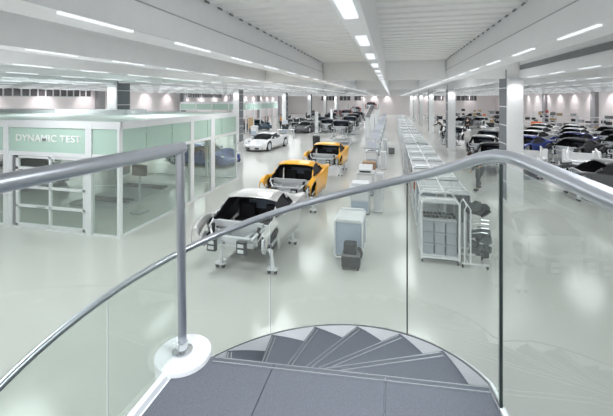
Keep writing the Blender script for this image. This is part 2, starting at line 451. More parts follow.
for q in (.014, .042):
    p0 = Vector((TCX + .06, yn(TCX + .06) - q)); p1 = Vector((LX1 - .014, yn(LX1 - .014) - q))
    b.add([(p0.x, p0.y, LZ), (p1.x, p1.y, LZ), (p1.x, p1.y + .007, LZ), (p0.x, p0.y + .007, LZ),
           (p0.x, p0.y, LZ + .004), (p1.x, p1.y, LZ + .004), (p1.x, p1.y + .007, LZ + .004), (p0.x, p0.y + .007, LZ + .004)],
          [(3, 2, 1, 0), (4, 5, 6, 7), (0, 1, 5, 4), (1, 2, 6, 5), (2, 3, 7, 6), (3, 0, 4, 7)])
under(b, 'nosing_strip', 'nosing')
under(MB().box(LX0 - .012, LX0 + .014, LY0, NWY - .13, LZ - .2, LZ + .022), 'edge_trim', 'stairwhite')
def edge_strip(d0, d1, z0, z1, pts=EDGE):
    b = MB(); vs = []
    for (x, y) in pts:
        for dx, zz in ((d0, z0), (d1, z0), (d1, z1), (d0, z1)): vs.append((x + dx, y, zz))
    fs = [(0, 1, 2, 3), tuple(4 * (len(pts) - 1) + q for q in (3, 2, 1, 0))]
    for i in range(len(pts) - 1):
        for q in range(4): fs.append((4 * i + q, 4 * i + (q + 1) % 4, 4 * i + 4 + (q + 1) % 4, 4 * i + 4 + q))
    return b.add(vs, fs)
under(edge_strip(-.012, .012, LZ - .2, LZ + .012), 'edge_trim', 'stairwhite')

# railing around the stair and along the right of the landing
rail = root('glass_railing', (LX1, CYY, LZ)); tag(rail, 'curved glass balustrade with steel handrail following the stair outwards', 'railing')
RG = RAD + .006
path = [(LX1 + .02, LY0 + .05 * i, LZ + 1.1) for i in range(0, 1)]
path = [(.64, LY0, LZ + 1.1), (.64, -1, LZ + 1.1), (.62, 0, LZ + 1.1), (.575, .7, LZ + 1.1), (.553, 1.1, LZ + 1.1), (.545, 1.4, LZ + 1.1), (.54, 1.58, LZ + 1.1), (.53, 1.68, LZ + 1.1), (.51, 1.755, LZ + 1.1), (.475, 1.82, LZ + 1.095)]
path += [pol(a, RAD, hz(a) + 1.1 if a > A0 else LZ + 1.1) for a in [13] + [13 + 3 * i for i in range(1, 80)]]
path = [p for p in path if p[2] > 1.0]
under(MB().tube(path, .029, 16), 'handrail', 'steel', rail, smooth=True)
JO = [4.5, 42, 94.6, 149, 203, 244]
for i in range(len(JO) - 1):
    pn = under(helix_plate(JO[i] + .25, JO[i + 1] - .25, RG - .005, RG + .005, lambda a: hz(a) + .012, lambda a: hz(a) + 1.075), 'glass_pane', 'glass', rail, smooth=True)
    o = under(helix_plate(JO[i + 1] - .25, JO[i + 1] - .10, RG - .005, RG + .005, lambda a: hz(a) + .012, lambda a: hz(a) + 1.075, .1), 'pane_edge', 'glass_edge', rail) if i == 0 else None
    if o: o.parent = pn
    if i > 0:
        o = under(helix_plate(JO[i + 1] - .25, JO[i + 1] - .20, RG - .005, RG + .005, lambda a: hz(a) + .012, lambda a: hz(a) + 1.075, .05), 'pane_edge', 'bluegrey', rail); o.parent = pn
pn = under(edge_strip(-.005, .005, LZ + .012, LZ + 1.075), 'glass_pane', 'glass', rail)
o = under(MB().box(LX1 - .006, LX1 + .006, CYY + .0905, CYY + .102, LZ - .02, LZ + 1.075), 'pane_edge', 'glass_edge', rail); o.parent = pn
# thin dark gasket along the pane foot
under(helix_plate(4, AE - 6, RAD - .0045, RAD + .004, lambda a: hz(a) + .012, lambda a: hz(a) + .02), 'gasket', 'slot', rail)
# inner railing of the landing, left
rl = root('landing_railing', (CX, CYY, LZ)); tag(rl, 'straight steel handrail on a round post left of the landing', 'railing')
PX_, PY_ = -1.068, 1.645
under(MB().tube([(PX_ - .14, -2.2, LZ + 1.1), (PX_ - .135, 0.5, LZ + 1.1), (PX_ - .02, PY_ + .0, LZ + 1.1), (PX_ - .0185, PY_ + .03, LZ + 1.1)], .031, 20), 'handrail', 'steel', rl, smooth=True)
under(MB().tube([(PX_, PY_, LZ + .036), (PX_ - .015, PY_, LZ + 1.1)], .0225, 18), 'post', 'steel', rl, smooth=True)
under(MB().lathe([(.052, 0), (.052, .008), (.03, .014), (.027, .05), (.024, .052)], (PX_, PY_, LZ + .036), 28), 'post_flange', 'chrome', rl, smooth=True)
pn = under(MB().add([(x + dx, y, z) for z in (LZ + .022, LZ + 1.075) for (x, y) in ((PX_ - .13, -2.2), (PX_ - .02, PY_ - .03)) for dx in (-.006, .006)],
                    [(0, 1, 3, 2), (4, 6, 7, 5), (0, 2, 6, 4), (1, 5, 7, 3), (0, 4, 5, 1), (2, 3, 7, 6)]), 'glass_pane', 'glass', rl)

# ------------------------------------------------------------------ DYNAMIC TEST booth
BX0, BX1, BY0, BY1, BH, FZ = -21.0, -7.02, 7.95, 15.15, 3.03, 2.20
booth = root('glass_booth', (BX1, BY0, 0)); tag(booth, 'white framed glass test room with frosted green fascia and lettering', 'booth')
U = lambda b, n, m, **k: under(b, n, m, booth, **k)
U(MB().box(BX0, BX1, BY0, BY1, BH - .02, BH + .04), 'roof', 'boothroof')
U(MB().box(BX0, BX1 + .03, BY0 - .05, BY0 + .03, BH - .14, BH + .06).box(BX1 - .05, BX1 + .03, BY0, BY1, BH - .14, BH + .06).box(BX0, BX1, BY1 - .05, BY1 + .03, BH - .14, BH + .06), 'top_rail', 'white')
U(MB().box(BX0, BX1, BY0 - .03, BY0 + .03, FZ - .12, FZ).box(BX1 - .03, BX1 + .03, BY0, BY1, FZ - .10, FZ).box(BX0, BX1, BY1 - .03, BY1 + .03, FZ - .1, FZ), 'mid_rail', 'white')
U(MB().box(BX0, -10.6, BY0 - .03, BY0 + .03, 0, .06).box(-10.6, BX1, BY0 - .03, BY0 + .03, 0, .04).box(BX1 - .03, BX1 + .03, BY0, BY1, 0, .06).box(BX0, BX1, BY1 - .03, BY1 + .03, 0, .06), 'bottom_rail', 'white')
for (xa, xb) in ((-11.0, -10.83), (-8.10, -7.90), (BX1 - .05, BX1 + .02), (-14.2, -13.95), (-17.4, -17.2), (BX0, BX0 + .1)):
    U(MB().box(xa, xb, BY0 - .06, BY0 + .06, 0, BH - .02), 'corner_post' if xb > BX1 else 'post', 'white')
for (ya, yb) in ((11.28, 11.50), (12.75, 13.05), (BY1 - .06, BY1 + .02)):
    U(MB().box(BX1 - .06, BX1 + .035, ya, yb, 0, BH - .02), 'post', 'white')
for xa in (BX0, -17.3, -13.5, -10.2, -8.6):
    U(MB().box(xa, xa + .12, BY1 - .04, BY1 + .04, 0, BH - .02), 'post', 'white')
def pane(x0, x1, y0, y1, z0, z1, m, n): U(MB().box(x0, x1, y0, y1, z0, z1), n, m)
# fascia panels
for (xa, xb) in ((-20.9, -17.4), (-17.2, -14.2), (-13.95, -11.0), (-10.83, -8.10), (-7.90, BX1 - .05)):
    pane(xa + .01, xb - .01, BY0 - .02, BY0 + .0, FZ, BH - .14, 'fascia', 'fascia_panel')
for (ya, yb) in ((8.0, 8.95), (8.97, 10.2), (10.22, 11.28), (11.5, 12.5), (12.52, 13.7), (13.72, 15.09)):
    pane(BX1 - .01, BX1 + .01, ya + .01, yb - .01, FZ, BH - .14, 'fascia', 'fascia_panel')
pane(BX0, BX1 - .05, BY1 - .01, BY1 + .01, FZ, BH - .14, 'fascia', 'fascia_panel')
# clear glass
for (xa, xb) in ((-20.9, -17.4), (-17.2, -14.2), (-13.95, -11.0), (-7.90, BX1 - .05)):
    pane(xa, xb, BY0 - .01, BY0 + .01, .05, FZ - .12, 'booth_glass', 'glass_pane')
for (ya, yb) in ((8.0, 8.93), (8.95, 10.2), (10.22, 11.28), (11.5, 12.75), (13.05, 13.9), (13.92, 15.09)):
    pane(BX1 - .01, BX1 + .01, ya + .01, yb - .01, .06, FZ - .10, 'booth_glass', 'glass_pane')
for (xa, xb) in ((-17.18, -13.5), (-13.38, -10.2), (-10.08, -8.6), (-8.48, BX1)):
    pane(xa, xb, BY1 - .01, BY1 + .01, .06, FZ - .1, 'booth_glass', 'glass_pane')
# sectional door in the front bay
DX0, DX1 = -10.58, -8.13
d_ = MB()
for a_, b_ in ((DX0, DX0 + .09), (DX1 - .09, DX1)): d_.box(a_, b_, BY0 - .02, BY0 + .05, .05, FZ - .13)
for a_, b_ in ((.05, .13), (.60, .67), (1.14, 1.21), (1.68, 1.75), (FZ - .19, FZ - .13)): d_.box(DX0, DX1, BY0 - .02, BY0 + .05, a_, b_)
d_.box((DX0 + DX1) / 2 - .03, (DX0 + DX1) / 2 + .03, BY0 - .02, BY0 + .05, .05, FZ - .13)
dr = U(d_, 'door', 'white')
b = MB().box(DX0 + .08, DX1 - .08, BY0 + .01, BY0 + .02, .12, FZ - .18); o = under(b, 'door_glass', 'booth_glass', booth); o.parent = dr
o = under(MB().box(-9.8, -9.5, BY0 - .05, BY0 - .02, .62, .65), 'door_handle', 'steel', booth); o.parent = dr
U(MB().box(-10.83, -10.70, BY0 - .04, BY0 + .04, .0, FZ - .12), 'door_track', 'white')
U(MB().box(-10.68, -10.60, BY0 - .02, BY0 + .06, .0, FZ - .12), 'door_seal', 'slot')
cu = bpy.data.curves.new('lettering', 'FONT'); cu.body = 'DYNAMIC TEST'; cu.size = .315; cu.extrude = .004; cu.align_x = 'CENTER'; cu.align_y = 'CENTER'; cu.offset = .006; cu.space_character = 1.06
to = bpy.data.objects.new('lettering_tmp', cu); COL.objects.link(to)
dg = bpy.context.evaluated_depsgraph_get(); me = bpy.data.meshes.new_from_object(to.evaluated_get(dg)); bpy.data.objects.remove(to)
me.materials.clear(); me.materials.append(M['letter'])
sc_ = Matrix.Diagonal((1.0, .85, 1, 1))
me.transform(Matrix.Translation((-9.42 - BX1, -.032, 2.58)) @ Matrix.Rotation(R(90), 4, 'X') @ sc_)
lo = bpy.data.objects.new('lettering', me); COL.objects.link(lo); lo.parent = booth
# roof-top duct
du = root('roof_duct', (-12.5, 13.0, BH + .04)); tag(du, 'long flat white duct lying on the roof of the test room', 'duct')
MB().box(-6, 2.0, -.5, .5, 0, .16, .03).build('duct_body', 'white', du); MB().box(1.7, 1.78, -.53, .53, 0, .19).box(-2.0, -1.92, -.53, .53, 0, .19).build('duct_flange', 'lightgrey', du)
# inside: roller bench and floor lines
rb = root('roller_bench', (-9.9, 11.6, 0)); tag(rb, 'dark low roller test bench on the floor inside the test room', 'test bench')
MB().box(-1.1, 1.1, -1.6, 1.6, 0, .07, .05).build('bench_plate', 'grey', rb)
for yy in (-1.1, -.85, .85, 1.1): MB().lathe([(.05, -.95), (.05, .95)], (0, yy, .1), 12, 'x').build('roller', 'black', rb)
tb = root('control_stand', (-8.0, 9.9, 0)); tag(tb, 'slim grey control stand inside the test room near its glass side', 'control stand')
MB().box(-.2, .2, -.2, .2, 0, .05).build('stand_base', 'grey', tb); MB().tube([(0, 0, .05), (0, 0, 1.2)], .03).build('stand_pole', 'grey', tb); MB().box(-.25, .25, -.05, .05, 1.2, 1.55).build('control_panel', 'black', tb)
for i, (p, q) in enumerate((((-20.5, 9.4), (-7.6, 14.2)), ((-20.5, 8.4), (-12.2, 8.9)))):
    a = Vector(p); c = Vector(q); nn = (c - a).normalized(); nn = Vector((-nn.y, nn.x)) * .04
    o = MB().prism([tuple(a - nn), tuple(c - nn), tuple(c + nn), tuple(a + nn)], .001, .004).build('floor_line', 'white')
    tag(o, ['long white line painted diagonally across the test room floor', 'shorter white line painted on the test room floor near its front'][i], 'floor line')
# ------------------------------------------------------------------ cars
def interp(tab, y, k):
    ys = [t[0] for t in tab]
    if y <= ys[0]: return tab[0][k]
    for i in range(len(tab) - 1):
        if y <= ys[i + 1]:
            t = (y - ys[i]) / (ys[i + 1] - ys[i])
            p1, p2 = tab[i][k], tab[i + 1][k]
            p0 = tab[i - 1][k] if i > 0 else p1; p3 = tab[i + 2][k] if i + 2 < len(tab) else p2
            return .5 * ((2 * p1) + (-p0 + p2) * t + (2 * p0 - 5 * p1 + 4 * p2 - p3) * t * t + (-p0 + 3 * p1 - 3 * p2 + p3) * t ** 3)
    return tab[-1][k]
#        y     w    zf   zc   wt    z0
CAR = [(-2.2, .60, .40, .42, .38, .18), (-2.05, .82, .54, .47, .52, .14), (-1.75, .94, .72, .55, .64, .13), (-1.35, .975, .83, .65, .72, .13),
       (-1.0, .96, .82, .78, .76, .14), (-.7, .93, .79, .98, .73, .15), (-.35, .92, .78, 1.15, .69, .15), (.1, .92, .79, 1.205, .66, .15),
       (.5, .94, .84, 1.17, .62, .15), (.9, .97, .90, 1.08, .58, .15), (1.25, .97, .92, .98, .54, .15), (1.7, .93, .89, .88, .50, .2), (2.05, .86, .83, .83, .48, .3), (2.2, .76, .76, .78, .45, .38)]
FA, RA, WR = -1.38, 1.30, .335
def ring(y):
    w_, zf, zc, wt, z0 = [interp(CAR, y, k) for k in range(1, 6)]
    for ya in (FA, RA):
        d = abs(y - ya)
        if d < .40: z0 = max(z0, .33 + math.sqrt(max(0, .40 ** 2 - d * d)) - .02)
    z0 = min(z0, zf - .05)
    g = lambda a, b_, t: a + (b_ - a) * t
    return [(w_ * .95, z0), (w_ * (1.0 if z0 > .3 else .985), g(z0, zf, .35)), (w_, g(z0, zf, .72)), (w_ * .955, zf), (w_ * .86, zf + .015),
            (g(w_ * .86, wt, .55), g(zf, zc - .06, .58)), (wt, zc - .055), (wt * .62, zc - .012), (0, zc)]
NY = 56
YS = [-2.2 + 4.4 * i / NY for i in range(NY + 1)]
def patch(test, sc=1.0, dz=0.0, mirror=(1, -1), thick=.014):
    b = MB()
    for sgn in mirror:
        vs = []; fs = []
        for y in YS:
            for (x, z) in ring(y): vs.append((x * sc * sgn, y, .12 + (z - .12) * sc + dz))
        for i in range(NY):
            ym = (YS[i] + YS[i + 1]) / 2
            for j in range(8):
                if test(ym, j): fs.append((i * 9 + j, (i + 1) * 9 + j, (i + 1) * 9 + j + 1, i * 9 + j + 1))
        used = sorted({v for f in fs for v in f}); mp = {v: k for k, v in enumerate(used)}
        b.add([vs[u] for u in used], [tuple(mp[v] for v in f) for f in fs])
    # weld centreline
    return b
def build_patch(b, name, m, parent, thick=.012):
    o = b.build(name, m, parent, smooth=True)
    if thick:
        import bmesh
        bm = bmesh.new(); bm.from_mesh(o.data); bmesh.ops.remove_doubles(bm, verts=bm.verts, dist=.0008)
        bmesh.ops.recalc_face_normals(bm, faces=bm.faces); bm.to_mesh(o.data); bm.free()
        md = o.modifiers.new('thickness', 'SOLIDIFY'); md.thickness = thick; md.offset = -1
    return o
isW = lambda y, j: (-1.0 < y < -.40 and j >= 6)                       # windscreen
isS = lambda y, j: (-.80 + .25 * (j == 5) < y < .62 - .2 * (j == 5) and j in (4, 5)) and not (.20 < y < .27)   # side windows
isR = lambda y, j: (.62 < y < 1.35 and j >= 6)                        # rear window
def closed(y, j): return not (isW(y, j) or isS(y, j) or isR(y, j))

def wheel(t, x, y, z=.33, sgn=1):
    w_ = MB().lathe([(.19, -.1), (.30, -.115), (.335, -.09), (.34, 0), (.335, .09), (.30, .115), (.19, .1)], (x, y, z), 22, 'x').build('wheel', 'rubber', t, smooth=True)
    r = MB(); xo = x + .085 * sgn
    r.lathe([(.20, -.012), (.245, .0), (.245, .022), (.225, .024), (.225, .004), (.20, -.008)][:4], (xo, y, z), 22, 'x')
    for k in range(5):
        a = 2 * math.pi * k / 5 + .3
        r.tube([(xo + .03 * sgn, y, z), (xo + .03 * sgn, y + .22 * math.cos(a), z + .22 * math.sin(a))], [.05, .025], 6)
    o = r.build('rim', 'alu', t); o.parent = w_
def full_car(paint, name='sports_car'):
    t = root(name)
    build_patch(patch(closed), 'body', paint, t)
    build_patch(patch(isW), 'windscreen', 'carglass', t, .004); build_patch(patch(isS), 'side_window', 'carglass', t, .004); build_patch(patch(isR), 'rear_window', 'carglass', t, .004)
    MB().box(-.56, .56, -2.215, -2.15, .17, .40, .02).build('front_bumper', paint, t)
    MB().box(-.52, -.2, -2.225, -2.21, .20, .30).box(.2, .52, -2.225, -2.21, .20, .30).box(-.75, -.5, -2.11, -2.0, .2, .32).box(.5, .75, -2.11, -2.0, .2, .32).build('air_intake', 'black', t)
    MB().box(-.76, .76, 2.12, 2.215, .38, .78, .02).build('tail_panel', 'black', t)
    for s in (-1, 1):
        MB().ball((.70 * s, -1.90, .60), .12, 10, (.9, 1.6, .5)).build('headlight', 'lens', t, smooth=True)
        MB().ball((.99 * s, -.62, .88), .09, 8, (1.0, .6, .6)).build('wing_mirror', paint, t, smooth=True)
        for y in (FA, RA): wheel(t, .83 * s, y, .33, s)
    MB().box(-.85, .85, -2.0, 2.1, .13, .16).build('underbody', 'black', t)
    s_ = MB().box(-.6, -.1, -.3, .25, .2, .5, .04).box(-.6, -.1, .15, .35, .45, .95, .03).box(.1, .6, -.3, .25, .2, .5, .04).box(.1, .6, .15, .35, .45, .95, .03)
    s_.build('seats', 'interior', t)
    return t
def shell_car(paint, name='car_body_shell'):
    """painted body shell: no wheels, bonnet, bumpers or windscreen; bare metal front structure"""
    t = root(name)
    def body(y, j):
        if not closed(y, j): return False
        if y < -1.02 and (j >= 5 or j < 1): return False
        if y < -1.80 or y > 1.66: return False
        if y < -1.0 and j == 0: return False
        if 1.0 < y < 1.62 and j < 2: return False
        return True
    build_patch(patch(body), 'body_panels', paint, t, .018)
    inner = lambda y, j: (-.98 < y < 1.15) and not isR(y, j) and not (y < -.35 and j >= 6) and j >= 1
    b = patch(inner, .955); b.box(-.80, .80, -.95, 1.1, .16, .22); build_patch(b, 'interior', 'interior', t, 0)
    MB().box(-.62, -.12, -.1, .3, .25, .48, .05).box(-.58, -.16, .25, .40, .45, .80, .04).box(.12, .62, -.1, .3, .25, .48, .05).box(.16, .58, .25, .40, .45, .80, .04).build('seat_frame', 'interior', t)
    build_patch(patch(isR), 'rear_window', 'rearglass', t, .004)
    MB().box(-.72, .72, .46, .52, .2, .98, .02).build('bulkhead', 'interior', t)
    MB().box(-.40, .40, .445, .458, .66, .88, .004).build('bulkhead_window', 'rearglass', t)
    sf = MB().box(-.74, .74, -1.06, -1.0, .22, .70, .01)
    for s in (-1, 1):
        sf.box(min(s * .26, s * .36), max(s * .26, s * .36), -1.78, -1.04, .38, .52)
        sf.tube([(s * .42, -1.2, .5), (s * .66, -1.40, .66), (s * .74, -1.05, .70)], .035, 6)
        sf.tube([(s * .40, -1.7, .45), (s * .60, -1.45, .62)], .03, 6)
    sf.box(-.5, .5, -1.74, -1.62, .50, .58).box(-.46, .46, -1.4, -1.3, .30, .38).box(-.6, .6, -1.15, -1.06, .60, .74)
    sf.build('front_subframe', 'alu', t, bevel=.006)
    for s in (-1, 1):
        c_ = MB().box(s * .36 - .11, s * .36 + .11, -1.90, -1.78, .30, .56, .02).build('crash_box', 'black', t)
        o = MB().box(s * .36 - .07, s * .36 + .07, -1.91, -1.895, .45, .52).box(s * .36 - .07, s * .36 + .07, -1.91, -1.895, .34, .41).build('crash_box_face', 'lens', t); o.parent = c_
        MB().lathe([(.05, -.05), (.17, -.05), (.17, -.02), (.05, 0)], (s * .76, -1.38, .36), 18, 'x').build('brake_disc', 'alu', t)
        q = MB().tube([(s * .5, -1.45, .3), (s * .8, -1.38, .34)], .03, 6).tube([(s * .5, -1.25, .62), (s * .76, -1.36, .44)], .028, 6).tube([(s * .6, -1.36, .3), (s * .58, -1.34, .72)], .045, 8)
        q.build('suspension', 'black', t)
        MB().box(s * .55 - .1, s * .55 + .1, 1.55, 1.75, .35, .6, .02).build('rear_mount', 'black', t)
    MB().box(-.6, .6, 1.2, 1.9, .3, .42).box(-.5, .5, 1.35, 1.85, .42, .72, .05).build('engine_block', 'carbon', t)
    for ch in t.children:
        ch.data.transform(Matrix.Diagonal((.95, .81, 1, 1)))
        for c2 in ch.children: c2.data.transform(Matrix.Diagonal((.95, .81, 1, 1)))
    return t
def trolley():
    t = root('body_trolley')
    f = MB().tube([(-.55, -.75, .50), (.55, -.75, .50)], .03, 8).tube([(-.55, .75, .50), (.55, .75, .50)], .03, 8)
    f.tube([(-.5, -.75, .50), (-.5, .75, .50)], .03, 8).tube([(.5, -.75, .50), (.5, .75, .50)], .03, 8)
    f.build('frame', 'white', t)
    for sx in (-1, 1):
        for sy in (-1, 1):
            lg = MB().tube([(sx * .5, sy * .75, .50), (sx * .56, sy * .76, .46), (sx * .58, sy * .77, .36), (sx * .60, sy * .78, .12)], [.045, .05, .035, .05], 8)
            lg.box(sx * .60 - .11, sx * .60 + .11, sy * .78 - .06, sy * .78 + .06, .09, .13, .02)
            l_ = lg.build('leg', 'white', t)
            for d in (-.075, .075):
                o = MB().lathe([(.045, -.022), (.045, .022)], (sx * .60 + d, sy * .78, .046), 12, 'x').build('caster', 'rubber', t); o.parent = l_
            MB().box(sx * .5 - .05, sx * .5 + .05, sy * .72 - .05, sy * .72 + .05, .52, .565).build('rest_pad', 'black', t)
    return t
TZ = .27     # rise of the body on its trolley
P_shell = shell_car('paint_dark'); P_tr = trolley(); P_full = full_car('paint_white')
def shell(x, y, rz, paint, label, group=None, z=TZ, tlabel=None, front=None, tgroup=None):
    c = place(P_shell, (x, y, z), R(rz), label, 'car body', group, {'body_panels': paint})
    trz = 0 if abs(rz) < 10 else rz
    k = place(P_tr, (x, y, max(0, z - .27)), R(trz), tlabel or ('white wheeled trolley under the ' + label), 'trolley', tgroup)
    # the trolley carries the tub a little forward of its middle
    if paint in ('paint_yellow',) or 'nearest the stairs' in label: k.location.x += .20
    a = R(trz); k.location.x += -math.sin(a) * TRO; k.location.y += math.cos(a) * TRO
    return c
TRO = -.35
g = 'car body shells on trolleys'
shell(-3.25, 8.2, -3, 'paint_silver', 'silver car body shell nearest the stairs with open dark windscreen gap', z=.22, tlabel='white wheeled trolley under the silver body shell')
shell(-3.28, 12.3, -3, 'paint_yellow', 'nearer yellow body shell, just behind the silver one', tlabel='white wheeled trolley under the nearer yellow body')
shell(-3.18, 17.9, -3, 'paint_yellow', 'farther yellow body shell, in front of dark shells', tlabel='white wheeled trolley under the farther yellow body')
# dark shells further down the assembly lane
lane = [(-4.1, 29.3), (-4.2, 36.6), (-4.5, 43.0), (-4.6, 49.5)]
ordw = ['first', 'second', 'third', 'fourth']
for i, (x, y) in enumerate(lane):
    shell(x, y, 0, 'paint_dark', '%s charcoal body shell behind the yellow ones in the central lane' % ordw[i], z=.75, tlabel='tall white lift trolley under the %s charcoal shell of the lane' % ordw[i])
# raise their trolleys: a pedestal under each
for i, (x, y) in enumerate(lane):
    p = root('lift_pedestal', (x, y + TRO, 0)); tag(p, 'low white scissor lift under the %s charcoal shell of the lane' % ordw[i], 'lift')
    MB().box(-.8, .8, -1.0, 1.0, 0, .06).build('lift_base', 'white', p); MB().box(-.8, .8, -1.0, 1.0, .26, .32).build('lift_table', 'white', p)
    MB().tube([(-.6, -.9, .08), (-.6, .9, .25)], .02, 6).tube([(-.6, .9, .08), (-.6, -.9, .25)], .02, 6).tube([(.6, -.9, .08), (.6, .9, .25)], .02, 6).tube([(.6, .9, .08), (.6, -.9, .25)], .02, 6).build('scissor_arms', 'grey', p)
# red shells far down, one raised high
for i, (x, y, z) in enumerate([(-6.6, 53, .9), (-6.1, 62, 1.2), (-3.35, 60, 2.0)]):
    lb = ['nearer red body shell far down the hall among dark ones', 'farther red body shell far down the hall', 'red body shell raised highest at the far end of the lane'][i]
    c = place(P_shell, (x, y, z), R(0), lb, 'car body', None, {'body_panels': 'paint_red'})
    p = root('post_lift', (x, y, 0)); tag(p, 'pale two post lift holding the ' + ['nearer red shell', 'farther red shell', 'red shell raised at the far end'][i], 'lift')
    for s in (-1, 1):
        MB().box(s * 1.25 - .1, s * 1.25 + .1, -.1, .1, 0, 2.9).build('lift_post', 'lightgrey', p)
        MB().box(min(s * .5, s * 1.25), max(s * .5, s * 1.25), -.06, .06, z + .02, z + .12).build('lift_arm', 'grey', p)
dk = [(-7.0, 39.0, 'paint_dark'), (-12.2, 56.5, 'paint_dark'), (-15.0, 66, 'paint_dark'), (-8.6, 44, 'paint_dark'), (-8.9, 51, 'paint_dark'), (-9.5, 57, 'paint_dark'), (-6.4, 67, 'paint_dark'), (-9.3, 66, 'paint_red'), (-11.0, 73, 'paint_red')]
dl = ['dark shell between the grey car and the charcoal lane', 'dark shell behind the second left pillar', 'tiny dark shell deep in the left corner', 'nearest dark shell of the left lane beyond the grey car', 'second dark shell of the left lane beyond the grey car', 'third dark shell of the left lane, far down', 'small dark shell beside the far red ones', 'red shell at the far end of the left lane', 'distant red shell near the end wall on the left']
for (x, y, p), l in zip(dk, dl): shell(x, y, 8, p, l)
# complete cars
P_full.location = (-9.15, 25.2, 0); P_full.rotation_euler = (0, 0, R(-8)); tag(P_full, 'complete white sports car parked beyond the glass test room', 'car')
place(P_full, (-9.35, 38.9, 0), R(-10), 'complete dark grey sports car facing the camera beyond the white one', 'car', None, {'body': 'paint_grey', 'front_bumper': 'paint_grey', 'wing_mirror': 'paint_grey'})
place(P_full, (-10.55, 18.2, 0), R(80), 'blue sports car seen through the test room side glass', 'car', None, {'body': 'paint_blue', 'front_bumper': 'paint_blue', 'wing_mirror': 'paint_blue'})
place(P_full, (-15.9, 12.3, 0), R(75), 'silver grey sports car parked inside the test room', 'car', None, {'body': 'paint_silver', 'front_bumper': 'paint_silver', 'wing_mirror': 'paint_silver'})
place(P_full, (-16.3, 40.8, 0), R(60), 'dark blue car parked inside the second glass booth', 'car', None, {'body': 'paint_navy', 'front_bumper': 'paint_navy', 'wing_mirror': 'paint_navy'})
place(P_full, (-12.2, 46.5, 0), R(85), 'black sports car beyond the second glass booth', 'car', None, {'body': 'paint_dark', 'front_bumper': 'paint_dark', 'wing_mirror': 'paint_dark'})

# ---------------- right-hand lines
SW = {}
def rshell(x, y, rz, paint, label, z=TZ): return shell(x, y, rz, paint, label)
rshell(7.75, 15.2, -95, 'paint_grey', 'big dark grey body shell at right, nearest behind the handrail')
rows = [
 (5.15, 19.9, -20, 'paint_dark', 'charcoal shell just left of the nearest pillar'),
 (5.6, 23.9, -25, 'paint_silver', 'silver shell left of the nearest pillar'),
 (6.9, 28.0, -25, 'paint_grey', 'grey shell further back, left of the pillar'),
 (5.1, 31.0, -25, 'paint_silver', 'silver shell before the two workers'),
 (8.6, 47.0, -40, 'paint_dark', 'charcoal shell behind the worker in black'),
 (11.0, 48.5, -40, 'paint_silver', 'pale shell right of the worker in black'),
 (12.5, 60.0, -40, 'paint_grey', 'distant grey shell near right far corner'),
]
cols_ = [['paint_blue', 'paint_dark', 'paint_dark', 'paint_dark'], ['paint_silver', 'paint_blue', 'paint_dark', 'paint_dark'], ['paint_silver', 'paint_silver', 'paint_dark', 'paint_silver'], ['paint_silver', 'paint_white', 'paint_silver', 'paint_silver']]
cn_ = {'paint_blue': 'blue', 'paint_dark': 'charcoal', 'paint_silver': 'silver', 'paint_white': 'white'}
for j in range(4):
    for i in range(4):
        x = 8.2 + 2.15 * i + 1.75 * j; y = 24.4 - 1.1 * i + 4.1 * j
        if x > .58 * y + 1: continue
        rows.append((x, y, -55, cols_[j][i], '%s shell %s in the %s row right of the pillar' % (cn_[cols_[j][i]], ['leftmost', 'second', 'third', 'fourth'][i], ['front', 'second', 'third', 'rear'][j])))
for r_ in rows: rshell(*r_)
# ---------------- white carbon tubs (front row right of the pillar)
def tub():
    t = root('chassis_tub')
    MB().prism_x([(-1.1, .15), (1.0, .15), (1.1, .35), (.8, .75), (.55, .78), (.5, .36), (-.6, .34), (-.75, .62), (-1.1, .60)], -.42, .42).build('tub_floor', 'paint_white', t, bevel=.02)
    for s in (-1, 1):
        MB().prism_x([(-1.2, .18), (-1.1, .62), (-.7, .66), (-.4, .46), (.4, .44), (.7, .84), (1.0, .86), (1.15, .3), (1.0, .15)], min(s * .42, s * .75), max(s * .42, s * .75)).build('tub_side', 'paint_white', t, bevel=.03)
        MB().tube([(s * .6, -.95, .64), (s * .56, -.5, .95), (s * .5, .1, 1.05), (s * .55, .75, .84)], .035, 8).build('roof_rail', 'paint_white', t, smooth=True)
        MB().lathe([(.06, -.04), (.16, -.04), (.16, 0), (.06, .02)], (s * .85, -1.3, .4), 14, 'x').build('brake_disc', 'alu', t)
        MB().tube([(s * .4, -1.15, .3), (s * .82, -1.3, .36)], .03, 6).tube([(s * .4, -1.1, .5), (s * .8, -1.3, .46)], .03, 6).build('wishbone', 'black', t)
    MB().box(-.4, .4, -1.5, -1.1, .3, .5, .04).build('front_frame', 'alu', t)
    MB().box(-.45, .45, 1.0, 1.6, .25, .65, .06).build('engine_block', 'carbon', t)
    return t
P_tub = tub()
tubs = [(6.5, 19.3, 'white chassis tub beside the nearest pillar, left of three'), (8.6, 18.9, 'middle of three white chassis tubs behind the grey shell'), (10.8, 18.9, 'white chassis tub at the right edge behind the grey shell')]
for i, (x, y, l) in enumerate(tubs):
    if i == 0:
        P_tub.location = (x, y, .36); P_tub.rotation_euler = (0, 0, R(-25)); tag(P_tub, l, 'chassis')
    else: place(P_tub, (x, y, .36), R(-22), l, 'chassis')
    place(P_tr, (x, y, -.07 + .0703), R(-28), 'wheeled trolley under the ' + l, 'trolley')
# the trolley and shell prototypes leave the scene as real things
P_tr.location = (3.0, 62.0, 0); tag(P_tr, 'empty white trolley waiting far down the right of the aisle', 'trolley')
P_shell.location = (16.5, 61.0, .0); tag(P_shell, 'dark shell standing on the floor by the far right wall', 'car body')

